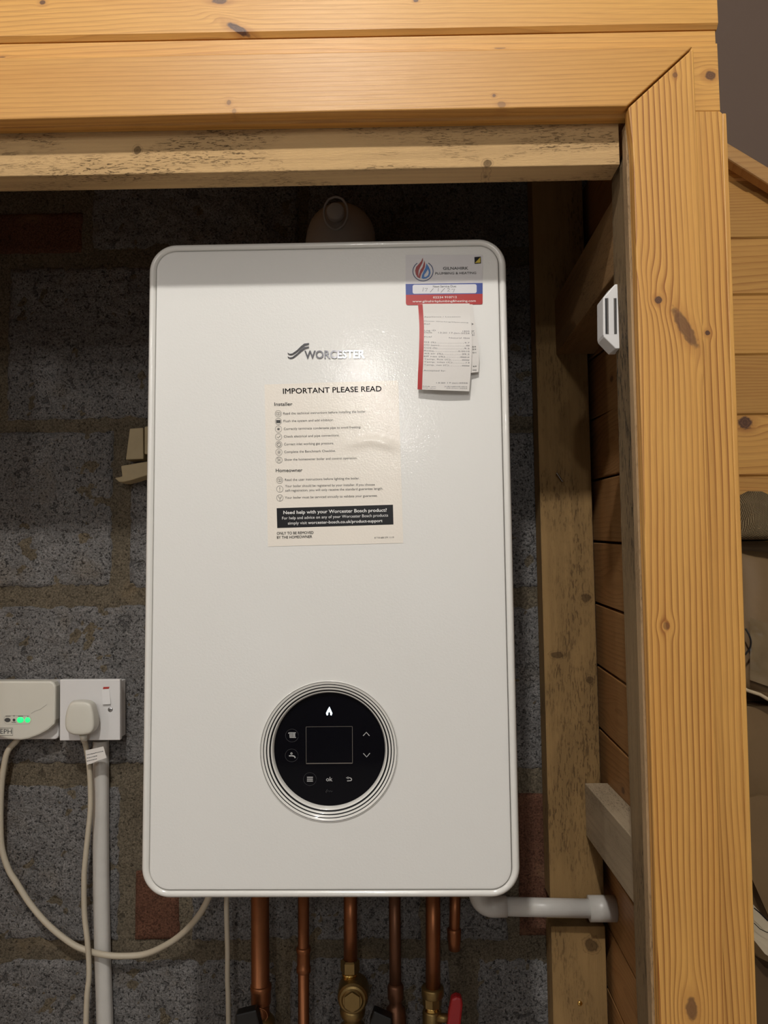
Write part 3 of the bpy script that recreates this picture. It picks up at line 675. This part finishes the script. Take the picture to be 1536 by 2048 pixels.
rowsF = dense([(755, 330, 940, .0008, 750), (900, 340, 948, .0015, 900), (1050, 346, 962, .0040, 1040), (1250, 343, 968, .0075, 1240), (1450, 336, 962, .0090, 1450), (1600, 329, 950, .0090, 1620), (1765, 324, 935, .0085, 1788)])
liftF = lifter(rowsF)
rc = link('till_receipt', slip(rowsF, 'f'), m_paper, smooth='keep', label='printed white receipt with a red left edge hanging under the service sticker', cat='receipt')
thin(rc)
bm = bmesh.new(); g = []
for y, xl in [(r[0], r[1]) for r in rowsF]:
    a = Z1(xl + 1, y); b = Z1(xl + 55, y + 2); g.append((bm.verts.new(at(*a, liftF(*a) + .0001)), bm.verts.new(at(*b, liftF(*b) + .0001))))
for a, b in zip(g, g[1:]): bm.faces.new((a[0], b[0], b[1], a[1]))
link('red_stripe', bm, plain('red_stripe_ink', (.42, .012, .012), .5), parent=rc, smooth='keep')
bm = bmesh.new()
def RT(s, x0, x1, y0, y1=None, cap=2.7): text(bm, s, Z1(x0, y0), Z1(x1, y1 if y1 is not None else y0), cap, 0, -.006, 0, liftF)
RT('Appliance / Location', 402, 832, 914, 912, 2.2); RT('Please: Working/Operating', 402, 925, 962, 980, 1.8); RT('Ref.', 404, 480, 998, None, 2.3)
RT('Log ID', 405, 540, 1076, 1076); RT('1835', 858, 938, 1086); RT('Date', 405, 495, 1100); RT('13:20 17-Jan-2026', 570, 940, 1102, 1110)
RT('Fuel', 405, 492, 1150); RT('Natural Gas', 697, 940, 1163, 1166)
for i, (a, xa, b, xb) in enumerate((('O2 (%)', 540, '4.7', 880), ('CO (ppm)', 580, '88', 900), ('CO2 (%)', 557, '9.2', 878), ('Ratio', 515, '0.0010', 808), ('XS air (%)', 622, '29.2', 850), ('Eff net (%)', 648, '###.#', 830), ('Temp. flue (C)', 712, '####', 850), ('Temp. inlet (C)', 734, '13', 898), ('Temp. net (C)', 690, '####', 848))):
    y = 1212 + i * 33.7
    RT(a, 404 - i * .5, xa, y, y + 6); RT(b, xb, 938, y + 9, y + 11); RT('.' * max(2, int((xb - xa) / 20)), xa + 8, xb - 8, y + 7, y + 9, 2.7)
RT('Accepted by:', 396, 655, 1548, 1552); RT('13:20 17-Jan-2026', 548, 918, 1695, 1697); RT('FGA s/n', 388, 540, 1735, 1738, 2.2); RT('JHB1080781822', 640, 912, 1735, 1740, 2.0); RT('Cal due', 388, 540, 1752, 1757, 1.6); RT('04-Dec-2025', 668, 912, 1754, 1760, 1.8)
link('receipt_lettering', bm, plain('faded_ink', (.20, .20, .22), .6, var=0), parent=rc)
rowsB = dense([(765, 700, 975, .0006, 760), (900, 720, 992, .0010, 900), (1050, 740, 1015, .0020, 1045), (1250, 750, 1042, .0035, 1240), (1400, 755, 1053, .0048, 1395), (1590, 750, 1045, .0052, 1560)])
liftB = lifter(rowsB)
rb = link('till_receipt', slip(rowsB, 'b'), m_paper, smooth='keep', label='second white receipt curling out behind the one with the red edge', cat='receipt')
thin(rb)
bm = bmesh.new()
for s, x0, x1, y, lf in ((')', 952, 985, 998, .0016), ('07', 962, 995, 1085, .0023), ('11', 965, 995, 1108, .0025), ('01', 970, 998, 1130, .0027), ('59', 972, 1015, 1270, .0036), ('59', 974, 1017, 1300, .0038), ('01', 976, 1017, 1338, .0042), ('69', 980, 1022, 1500, .0050), ('00', 978, 1022, 1545, .0051)):
    text(bm, s, Z1(x0, y), Z1(x1, y), 2.7, 0, 0, 0, liftB)
link('receipt_lettering', bm, m_grey, parent=rb)

# =============== FLUE ===============
fl = empty('flue_elbow', Vector((-.0765, 1.02, Z1b)), 'greyish flue elbow rising from the boiler top into shadow', 'flue pipe')
bm = bmesh.new(); fx = at(677, 430, 1.0).x; P = [Vector((fx, 1.02, Z1b + .0005)), Vector((fx, 1.02, .40))] + [Vector((fx, 1.07 - .05 * math.cos(a), .42 + .05 * math.sin(a))) for a in [math.pi / 2 * k / 8 for k in range(9)]] + [Vector((fx, YW - .008, .47))]
tube(bm, P, .0475, 40); link('elbow_pipe', bm, m_flue, parent=fl, smooth=True)
bm = bmesh.new(); lathe(bm, Vector((fx + .004, 1.02, Z1b + .0005)), [(0, 0), (.062, 0), (.062, .012), (.058, .022), (.046, .026)], 'Z', 48); link('collar', bm, m_flue, parent=fl, smooth=True)
bm = bmesh.new(); c = at(671, 425, .972)
lathe(bm, c, [(0, -.006), (.010, -.006), (.0115, -.0045), (.0115, .004)], 'Y', 32)
link('test_cap', bm, m_flue, parent=fl, smooth=True)
bm = bmesh.new(); o1 = [Vector((c.x + .0155 * math.cos(a), 0, c.z + .022 * math.sin(a) + .001)) for a in [2 * math.pi * k / 32 for k in range(33)]]
tube(bm, [Vector((p.x, .973 + (.0015 if abs(p.z - c.z) < .02 else .003), p.z)) for p in o1], .0016, 8, cap=False); link('port_rim', bm, m_flue, parent=fl, smooth=True)

# =============== SCRAPS beside the boiler ===============
m_scrap = plain('pale_scrap', (.46, .37, .22), .7, bumpy=.25, bs=90, var=.3)
def scrap(P, Y, th, label):
    bm = bmesh.new(); pprism(bm, P, Y, th); o = link('timber_offcut', bm, m_scrap, bevel=.0015); tag(o, label, 'offcut')
scrap([(259, 857), (286.3, 855), (287, 918), (251, 919.5)], 1.120, .021, 'upright pale offcut wedged between block wall and boiler')
scrap([(288.6, 853), (320, 850), (320, 912), (288.6, 908)], 1.115, .026, 'narrow pale sliver half hidden behind the boiler edge, beside the upright offcut')
scrap([(241.4, 931.6), (292, 923), (330, 917), (330, 944), (292, 951), (262, 960.5), (247, 964), (237.5, 963.6), (229, 955.8), (244, 952.6)], 1.110, .031, 'splintered cream offcut lying below the upright one')

# =============== SOCKET, PLUG, CONTROL BOX ===============
YS = 1.103
sk = empty('wall_socket', at(180, 1480, YW), 'white switched wall socket with a red-marked rocker', 'socket')
bm = bmesh.new(); pprism(bm, [(119.5, 1359), (240, 1358.5), (240, 1480.5), (119, 1481.5)], YS, .0085); link('face_plate', bm, m_white, parent=sk, bevel=.0012)
bm = bmesh.new(); pprism(bm, [(123, 1364), (238, 1363), (238, 1477), (123, 1478)], YS + .0088, YW - .006 - YS - .0088); link('back_box', bm, m_white, parent=sk, bevel=.001)
Z9 = lambda x, y: (x / 5.9077, 1340 + y / 5.9077)
bm = bmesh.new(); fr = [Z9(1206, 225), Z9(1290, 225), Z9(1306, 200), Z9(1308, 405), Z9(1213, 408)]
a = [at(*Z9(x, y), Y) for x, y, Y in ((1203, 232, YS - .0003), (1290, 232, YS - .0003), (1306, 402, YS - .0035), (1213, 408, YS - .0035))]; b = [at(*Z9(x, y), YS + .001) for x, y in ((1203, 196), (1308, 196), (1310, 404), (1212, 408))]
hexa(bm, a, b); rk = link('rocker_switch', bm, m_white, parent=sk)
bm = bmesh.new(); flat(bm, [Z9(1222, 200), Z9(1294, 198), Z9(1283, 222), Z9(1214, 226)], YS - .0006); link('red_marker', bm, m_rsw, parent=rk)
for x, y, lb in ((1303, 468, 'steel fixing screw'),):
    bm = bmesh.new(); lathe(bm, at(*Z9(x, y), YS), [(0, -.0006), (.0028, -.0006), (.0036, 0), (.0036, .001)], 'Y', 24); link('screw', bm, m_steel, parent=sk, smooth=True, label=lb)
pg = empty('mains_plug', at(168, 1440, YS), 'cream rubber mains plug pushed into the white wall socket', 'plug')
bm = bmesh.new()
lo = [[(150, 1396), (188, 1396), (196, 1404), (203, 1432), (204, 1445), (197, 1457), (185, 1464), (160, 1466), (140, 1462), (133, 1450), (133, 1425), (140, 1402)],
      [(148, 1400), (183, 1399), (191, 1408), (196, 1430), (197, 1452), (191, 1463), (178, 1469), (150, 1469), (137, 1463), (131, 1452), (131, 1428), (139, 1405)],
      [(146, 1402), (175, 1402), (184, 1410), (188, 1430), (189, 1457), (183, 1467), (170, 1471), (146, 1471), (134, 1465), (129, 1455), (130, 1430), (137, 1408)]]
ce = (159, 1437); sh = [(ce[0] + (x - ce[0]) * .90, ce[1] + (y - ce[1]) * .92) for x, y in lo[2]]
Y_ = [YS - .0005, YS - .016, YS - .026, YS - .029]
LL = [[bm.verts.new(at(x, y, Y)) for x, y in P] for P, Y in zip(lo + [sh], Y_)]
loops_to_faces(bm, LL); bm.faces.new(LL[0]); bm.faces.new(LL[-1])
pb = link('plug_body', bm, m_cream, parent=pg, smooth=True); sm = pb.modifiers.new('s', 'SUBSURF'); sm.levels = 2; sm.render_levels = 2
ZD = lambda x, y: (x / 4.6533, 1320 + y / 4.6533)
def cable(name, pts, r, m, label, cat, ext=None):
    bm = bmesh.new(); tube(bm, catmull([at(x, y, Y) for x, y, Y in pts], 8), r, 14); return link(name, bm, m, smooth=True, label=label, cat=cat)
def z(x, y, Y): a = ZD(x, y); return (a[0], a[1], Y)
bm = bmesh.new(); tube(bm, [at(166.5, 1469, 1.088), at(168, 1480, 1.092)], [.0052, .0046], 14); link('cord_grip', bm, m_cream, parent=pg, smooth=True)
pc = cable('plug_cable', [(168, 1481, 1.093), z(798, 800, 1.103), z(828, 980, 1.112), z(842, 1200, 1.114), z(840, 1400, 1.113), z(815, 1650, 1.112), z(790, 1900, 1.11), (168, 1760, 1.11), (169, 1830, 1.112), (175, 1885, 1.112), (178, 1950, 1.112), (172, 2048, 1.11), (168, 2500, 1.11), (172, 3000, 1.11)], .0037, m_cable, 'cream flex hanging down from the mains plug', 'cable')
bm = bmesh.new(); pprism(bm, [ZD(*p) for p in ((795, 842), (962, 804), (975, 850), (991, 910), (905, 940), (850, 965), (830, 968), (808, 978))], 1.1005, .0004)
tg = link('cable_tag', bm, m_paper, parent=pc, label='small white paper tag wrapped on the flex')
bm = bmesh.new()
for y0 in (0, 30, 58):
    x = 808
    while x < (955 if y0 == 0 else 900):
        w = random.choice((8, 12, 16)); stroke(bm, [ZD(x, 884 + y0 - (x - 808) * .24), ZD(x + w, 884 + y0 - (x + w - 808) * .24)], 1.2, 1.1002); x += w + 4
link('tag_print', bm, m_grey, parent=tg)
# trunking below the socket
bm = bmesh.new(); n = 20; prs = []
for px, py in ((199, 1483), (199, 1530), (199, 1620), (199.5, 1760), (202, 1900), (207, 2048), (230, 3000)):
    c = at(px, py, 1.13); prs.append([bm.verts.new((c.x + .0112 * math.cos(a), 1.1375 - (.0125 * max(0, math.sin(a)) ** .6 if math.sin(a) > 0 else 0), c.z)) for a in [math.pi * k / n for k in range(n + 1)]])
for a, b in zip(prs, prs[1:]):
    for k in range(n): bm.faces.new((a[k], b[k], b[k + 1], a[k + 1]))
    bm.faces.new((a[0], a[n], b[n], b[0]))
bm.faces.new(prs[0]); bm.faces.new(prs[-1])
link('cable_conduit', bm, m_pvc, smooth=False, label='white oval plastic conduit running down from the socket', cat='conduit')
# heating receiver
rv = empty('heating_receiver', at(50, 1480, YW), 'white heating receiver box with two green lights, at the left edge', 'control box')
bm = bmesh.new(); pprism(bm, rr(-95, 1362, 117, 1479, 9), 1.118, YW - .006 - 1.118); link('back_plate', bm, m_white, parent=rv, bevel=.002)
bm = bmesh.new(); fpx = [(-90, 1366), (-85, 1362), (100, 1362), (107, 1365), (111, 1373), (110, 1440), (108, 1449), (96, 1460), (78, 1470), (55, 1478.5), (40, 1480.5), (15, 1479), (0, 1474), (-35, 1462), (-90, 1440)]
pprism(bm, fpx, 1.101, .017); link('front_cover', bm, m_cream, parent=rv, bevel=.0028)
YV = 1.1006
bm = bmesh.new(); flat(bm, circ(15, 1440, 6, ry=4.3), YV); o = link('push_button', bm, m_grey, parent=rv, label='grey oval push button')
bm = bmesh.new(); flat(bm, circ(28, 1440, 2.8), YV); link('indicator', bm, m_grey, parent=rv)
def dome(c, rx, rz, m, lb):
    bm = bmesh.new(); lathe(bm, c, [(0, -.0012), (rx * .6, -.001), (rx, 0), (rx, .0008)], 'Y', 24)
    for v in bm.verts: v.co.z = c.z + (v.co.z - c.z) * rz / rx
    link('indicator_light', bm, m, parent=rv, smooth=True, label=lb)
dome(at(40.5, 1440, YV), .0048, .0040, m_green, 'larger bright green light'); dome(at(55, 1440, YV), .0037, .0036, m_green, 'smaller green light')
bm = bmesh.new(); stroke(bm, rr(8, 1431, 62, 1448, 7), .4, YV, 0, True); stroke(bm, [(62, 1427), (70, 1422), (80, 1419), (88, 1413), (94, 1409)], .6, YV); link('moulding_shade', bm, plain('shadow_line', (.35, .34, .31), .6), parent=rv)  # shade along the cover's mouldings, drawn as flat darker strokes
bm = bmesh.new(); text(bm, 'EPH', (.5, 1467.5), (23.5, 1467.5), 9.5, YV, -.002); stroke(bm, [(-2, 1456), (25.5, 1456), (25.5, 1471), (-2, 1471)], .7, YV)
for x0, x1 in ((11, 21), (36, 46), (23, 32)): stroke(bm, [(x0, 1432.5 if x0 != 23 else 1444.5), (x1, 1432.5 if x0 != 23 else 1444.5)], 1.0, YV)
stroke(bm, [(26, 1431), (30, 1431)], .8, YV); stroke(bm, [(28, 1431), (28, 1434)], .8, YV); stroke(bm, [(54, 1433), (57, 1433)], .8, YV)
link('logo_lettering', bm, m_grey, parent=rv)
cable('receiver_cable', [(36, 1476, 1.128), z(148, 760, 1.126), z(72, 850, 1.122), z(35, 1000, 1.122), z(12, 1200, 1.122), z(4, 1500, 1.122), z(18, 1750, 1.122), z(80, 1950, 1.122), (33, 1765, 1.122), (62, 1810, 1.122), (100, 1853, 1.122), (145, 1888, 1.1225), (178, 1902, 1.1225), (206, 1909, 1.1165), (240, 1912, 1.118), (290, 1908, 1.12), (335, 1888, 1.11), (368, 1864, 1.10), (395, 1834, 1.08), (412, 1806, 1.06), (425, 1775, 1.05)], .0042, m_cable, 'cream cable looping from the receiver box to behind the boiler', 'cable')
cable('thin_cable', [(455, 1770, 1.08), (453, 1810, 1.08), (454, 1860, 1.08), (455, 1900, 1.08), (455, 1960, 1.08), (457, 2048, 1.08), (460, 2500, 1.08), (458, 3000, 1.08)], .0034, m_cable, 'thin cream cable hanging straight down left of the copper pipes', 'cable')

# =============== PIPES ===============
def pipe(px, py1, Y, r, m, label, top=1770, px1=None):
    """straight pipe down from behind the boiler"""
    a = at(px, top, Y); b = at(px1 if px1 is not None else px, py1, Y)
    root = empty('copper_pipe', b, label, 'pipe')
    bm = bmesh.new(); tube(bm, [a, b], r, 24); link('tube', bm, m, parent=root, smooth=True); return root
def fit(root, name, prof, px, Y, m, n=24, label=None):
    """prof: (py, r) along a vertical axis"""
    bm = bmesh.new(); P = [at(px, py, Y) for py, r in prof]; c = P[0]
    lathe(bm, c, [(0, 0)] + [(r, p.z - c.z) for (py, r), p in zip(prof, P)] + [(0, P[-1].z - c.z)], 'Z', n); return link(name, bm, m, parent=root, smooth=n > 12, label=label)
mm = 1.0e-3
Y1 = 1.075
p1 = pipe(520, 3000, Y1, .0122, m_copper, 'thick copper pipe, first from the left under the boiler', px1=524)
fit(p1, 'coupling', [(1968, .0124), (1970, .0142), (1979, .0142), (1982, .0134), (2004, .0134), (2008, .0125)], 522, Y1, m_copper)
fit(p1, 'valve_body', [(2030, .013), (2040, .018), (2090, .018), (2110, .013)], 523, Y1, m_brass)
bm = bmesh.new(); pprism(bm, [(470, 2030), (512, 2020), (522, 2060), (522, 2100), (474, 2100)], Y1 - .035, .016); link('valve_handle', bm, m_blackpl, parent=p1, bevel=.002, label='black valve handle')
bm = bmesh.new(); tube(bm, catmull([at(500, 2023, Y1 - .017), at(515, 2017, Y1 - .016), at(530, 2021, Y1 - .016), at(535, 2033, Y1 - .017), at(530, 2042, Y1 - .02)], 6), .0009, 8); link('earth_wire', bm, m_copper, parent=p1, smooth=True)
p2 = pipe(607, 3000, Y1, .0076, m_copper, 'slim copper pipe with two joint rings, second from the left', px1=608)
fit(p2, 'joint_ring', [(1893, .0080), (1895, .0100), (1902, .0100), (1906, .0087), (1932, .0087), (1934, .0098), (1943, .0098), (1945, .0078)], 607, Y1, m_copper)
p3 = pipe(701, 1925, Y1, .0092, m_copper, 'copper pipe ending in a round brass valve, third from the left')
fit(p3, 'nut', [(1918, .0105), (1921, .0128), (1941, .0128), (1944, .0115)], 700, Y1, m_brass, 6)
fit(p3, 'threaded_neck', [(1944, .0108), (1948, .0112), (1950, .0100), (1953, .0112), (1955, .0100), (1958, .0108), (1962, .0092), (1980, .0092)], 700, Y1, m_brasst)
bm = bmesh.new(); c = at(706, 1991, Y1 - .012); lathe(bm, c, [(0, -.014), (.0125, -.014), (.0145, -.012), (.017, -.011), (.0195, -.008), (.0205, -.002), (.0205, .020), (0, .022)], 'Y', 40)
vb_ = link('valve_body', bm, m_brass, parent=p3, smooth=False)
bm = bmesh.new(); prism(bm, [c + Vector((.0118 * math.cos(a), -.0175, .0130 * math.sin(a))) for a in [math.pi / 2 + math.pi / 3 * k for k in range(6)]], Vector((0, .0035, 0))); link('hexagon_cap', bm, m_brass, parent=p3, bevel=.0008)
fit(p3, 'lower_neck', [(2010, .0140), (2018, .0175), (2030, .0160), (2036, .0120), (2046, .0120), (2050, .0165), (2120, .0165)], 705, Y1, m_brass)
p4 = pipe(789, 2000, Y1, .0080, m_copperd, 'dark copper pipe with a black handled valve, fourth from the left', px1=791)
fit(p4, 'coupling', [(1966, .0085), (1972, .0108), (1996, .0108), (2001, .0085), (2012, .0088), (2016, .0125), (2060, .0150), (2120, .0150)], 791, Y1, m_copperd)
bm = bmesh.new(); pprism(bm, [(748, 2022), (784, 2038), (784, 2100), (735, 2100), (739, 2048)], Y1 - .034, .016); link('valve_handle', bm, m_blackpl, parent=p4, bevel=.002, label='black valve handle')
p5 = pipe(866, 1990, Y1, .0099, m_copper, 'copper pipe into a brass valve with a red handle, fifth from the left', px1=866)
fit(p5, 'compression_nut', [(1973, .0140), (1976, .0150), (1990, .0150), (1992, .0140)], 865, Y1, m_brass)
fit(p5, 'valve_body', [(1991, .0130), (2010, .0126), (2011, .0118)], 864, Y1, m_brass, 8)
fit(p5, 'gold_ring', [(2011, .0112), (2013, .0112), (2014, .0106), (2017, .0112), (2019, .0106)], 864, Y1, m_brasst)
fit(p5, 'ball_housing', [(2018, .0110), (2022, .0128), (2046, .0128), (2056, .0150), (2120, .0150)], 864, Y1, m_brass)
bm = bmesh.new(); tube(bm, [at(870, 2036, Y1 - .006), at(900, 2036, Y1 - .010)], .0056, 16); link('spindle', bm, m_brass, parent=p5, smooth=True)
bm = bmesh.new(); pprism(bm, [(903, 1998), (913, 1994), (924, 1997), (926, 2012), (924, 2030), (921, 2060), (921, 2100), (893, 2100), (894, 2060), (897, 2030)], Y1 - .020, .014); link('lever_handle', bm, m_redpl, parent=p5, bevel=.003, label='red lever handle')
p6 = pipe(911, 1895, Y1 + .01, .0075, m_copper, 'short copper pipe ending in a soldered joint, sixth from the left', px1=908)
fit(p6, 'soldered_joint', [(1855, .0078), (1858, .0096), (1867, .0094), (1880, .0092), (1884, .0085), (1899, .0080)], 908, Y1 + .01, m_copper)
for rt, px, r in ((p3, 705, .0092), (p4, 791, .0080), (p5, 864, .0099)):
    bm = bmesh.new(); tube(bm, [at(px, 2100, Y1), at(px, 3000, Y1)], r, 24); link('tube', bm, m_copper, parent=rt, smooth=True)
# white waste pipe
wp = empty('waste_pipe', at(1100, 1812, 1.07), 'dirty white plastic waste pipe running right from under the boiler', 'pipe')
YP = 1.078
bm = bmesh.new(); tube(bm, [at(1008, 1813, YP), at(1183, 1817, YP)], .0120, 24); link('tube', bm, m_pvc, parent=wp, smooth=True)
bm = bmesh.new(); e = [at(957, 1770, YP), at(957, 1795, YP)]; c0 = at(985, 1790, YP); rad = .0190
cxx = at(957, 1790, YP).x; zz = at(1000, 1813, YP).z
P = [Vector((cxx, YP, zz + .032)), Vector((cxx, YP, zz + rad))] + [Vector((cxx + rad - rad * math.cos(a), YP, zz + rad - rad * math.sin(a))) for a in [math.pi / 2 * k / 8 for k in range(1, 9)]] + [Vector((at(1013, 1813, YP).x, YP, zz))]
tube(bm, P, .0136, 24); link('elbow', bm, m_pvc, parent=wp, smooth=True)
bm = bmesh.new(); a = at(1178, 1817, YP); tube(bm, [a, Vector((.2835, YP, a.z))], .0165, 28); link('end_collar', bm, m_pvc, parent=wp, smooth=True)

# =============== DOOR CONTACT on the jamb ===============
dcn = empty('door_contact', at(1240, 640, .79), 'small white door contact with two vertical slots beside the rough post', 'sensor')
Z5 = lambda x, y: (1140 + x / 9.6, 540 + y / 9.6)
bm = bmesh.new()
f = [at(*Z5(*p), .772) for p in ((868, 270), (955, 268), (972, 1505), (880, 1508), (655, 1290), (640, 1235), (634, 560), (640, 530))]
xl = .0135
bk = [Vector((p.x + (-.0022 if i in (0, 3) else (0 if i in (1, 2) else -.0012)), .792, p.z + (.0 if i < 2 else -.0008))) for i, p in enumerate(f)]
hexa(bm, f, bk); link('housing', bm, m_white, parent=dcn, bevel=.0008)
for xa, xb, lb in ((672, 736, 'left'), (838, 892, 'right')):
    bm = bmesh.new(); flat(bm, [Z5(xa, 542), Z5(xb, 540), Z5(xb + 8, 1228), Z5(xa + 10, 1228)], .7717); sl_ = link('slot', bm, m_dark, parent=dcn)
    bm = bmesh.new(); xs_ = xa + 34 if lb == 'left' else xa + 6; flat(bm, [Z5(xs_, 546), Z5(xs_ + 26, 546), Z5(xs_ + 34, 1222), Z5(xs_ + 10, 1222)], .7715); link('steel_strip', bm, m_steel, parent=sl_)

# =============== CARDBOARD BOXES AND BAG at the far right ===============
Y9 = 1.0
cb = empty('cardboard_box', at(1600, 2000, Y9), 'worn brown cardboard box with taped flaps, right of the corner trim', 'box')
x0 = .40; x1 = .80
zt = at(1490, 1412, Y9).z; ztop = at(1495, 1100, Y9 + .02).z
bm = bmesh.new(); box(bm, x0, x1, Y9, Y9 + .14, -1.45, zt); link('box_body', bm, m_card, parent=cb, bevel=.002)
zf = at(1490, 1400, Y9 - .01).z
bm = bmesh.new(); P = [at(1470, 1100, Y9 + .02), at(1530, 1104, Y9 + .02), at(1560, 1120, Y9 + .02), at(1900, 1130, Y9 + .02)]; Qb = [at(1470, 1372, Y9 - .010), at(1499, 1380, Y9 - .012), at(1540, 1402, Y9 - .014), at(1900, 1420, Y9 - .014)]
g = []
for j in range(13):
    t = j / 12; g.append([bm.verts.new(P[i].lerp(Qb[i], t) + Vector((0, -.012 * math.sin(math.pi * t) + noise.noise(Vector((i * .7, j * .5, 2))) * .006, 0))) for i in range(4)])
for a, b in zip(g, g[1:]):
    for k in range(3): bm.faces.new((a[k], b[k], b[k + 1], a[k + 1]))
o = link('top_flap', bm, m_card, parent=cb, smooth='keep', label='crumpled flap folded over the front'); o.modifiers.new('t', 'SOLIDIFY').thickness = .004
bm = bmesh.new(); tube(bm, [at(1480, 1372, Y9 - .015), at(1495, 1381, Y9 - .017), at(1520, 1389, Y9 - .018), at(1545, 1404, Y9 - .018), at(1620, 1425, Y9 - .018)], .0022, 8); link('torn_edge', bm, plain('torn_card', (.50, .39, .25), .8), parent=cb, smooth=True)
bm = bmesh.new(); g = []
for j in range(15):
    t = j / 14; py = 1235 + 125 * t; g.append([bm.verts.new(at(px, py + (px - 1500) * .35, Y9 - .024 + noise.noise(Vector((px * .05, py * .04, 1))) * .004)) for px in (1500, 1512, 1524, 1536, 1560)])
for a, b in zip(g, g[1:]):
    for k in range(4): bm.faces.new((a[k], b[k], b[k + 1], a[k + 1]))
link('packing_tape', bm, m_tape, parent=cb, smooth='keep', label='glossy wrinkled brown tape')
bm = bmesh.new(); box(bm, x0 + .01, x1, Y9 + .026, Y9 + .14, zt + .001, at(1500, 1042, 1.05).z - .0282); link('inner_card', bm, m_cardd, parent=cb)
bm = bmesh.new(); tube(bm, catmull([at(1491, 1257, Y9 - .03), at(1499, 1272, Y9 - .032), at(1502, 1285, Y9 - .032), at(1499, 1297, Y9 - .03), at(1490, 1310, Y9 - .028)], 6), .0011, 8)
link('black_cord', bm, m_blackpl, smooth=True, label='loop of thin black cord poking out against the cardboard', cat='cord')
# lower open flaps
bm = bmesh.new(); pprism(bm, [(1480, 1600), (1520, 1590), (1620, 1600), (1620, 1660), (1545, 1850), (1505, 1760), (1480, 1700)], Y9 - .028, .004); link('side_flap', bm, m_card, parent=cb)
c2 = empty('cardboard_box', at(1540, 1950, .93), 'pale open cardboard flap and carton at the bottom right corner', 'box')
bm = bmesh.new(); f = [at(*p) for p in ((1505, 1812, .93), (1541, 1853, .93), (1700, 1930, .93), (1700, 2010, .905), (1530, 1908, .905), (1500, 1870, .905))]
prism(bm, f, Vector((0, .004, .003))); link('open_flap', bm, plain('pale_card', (.50, .42, .30), .7), parent=c2)
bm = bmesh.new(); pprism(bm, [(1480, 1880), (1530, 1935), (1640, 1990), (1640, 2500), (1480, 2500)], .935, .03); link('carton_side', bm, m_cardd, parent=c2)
bm = bmesh.new(); stroke(bm, [(1508, 1846), (1520, 1858), (1532, 1864), (1545, 1866)], 1.6, .903); stroke(bm, [(1508, 1816), (1520, 1826), (1536, 1842)], 2.5, .903); link('marker_line', bm, m_black, parent=c2)
# hessian bag
N = NT('hessian'); Pp, ss = N.pos(); 
wv = lambda a, k: N.mth('SINE', N.mth('MULTIPLY', a, k))
wm = N.mth('MULTIPLY', wv(N.mth('ADD', ss[0], N.mth('MULTIPLY', ss[2], .35)), 2600), wv(N.mth('SUBTRACT', ss[2], N.mth('MULTIPLY', ss[0], .35)), 2600))
m_hess = N.out(N.mix(N.sstep(wm, -.3, .6), (.10, .065, .03), (.40, .30, .17)), .9, N.bump(wm, .8, .002), spec=.2)
bm = bmesh.new(); c = at(1500, 1042, 1.05); n = 28
prof = [(0, .032), (.018, .030), (.038, .020), (.052, .004), (.060, -.012), (.066, -.022), (.060, -.028), (0, -.028)]
lathe(bm, c + Vector((-.001, 0, 0)), prof, 'Z', 40)
for v in bm.verts:
    v.co.x = c.x + (v.co.x - c.x) * 1.0 + noise.noise(v.co * 40) * .004; v.co.z += (noise.noise(v.co * 35 + Vector((5, 5, 5))) * .014 if v.co.z > c.z - .02 else 0)
bmesh.ops.translate(bm, verts=bm.verts, vec=(0, .0, .002))
link('hessian_bag', bm, m_hess, smooth=True, label='folded brown hessian bag on top of the cardboard box', cat='bag')
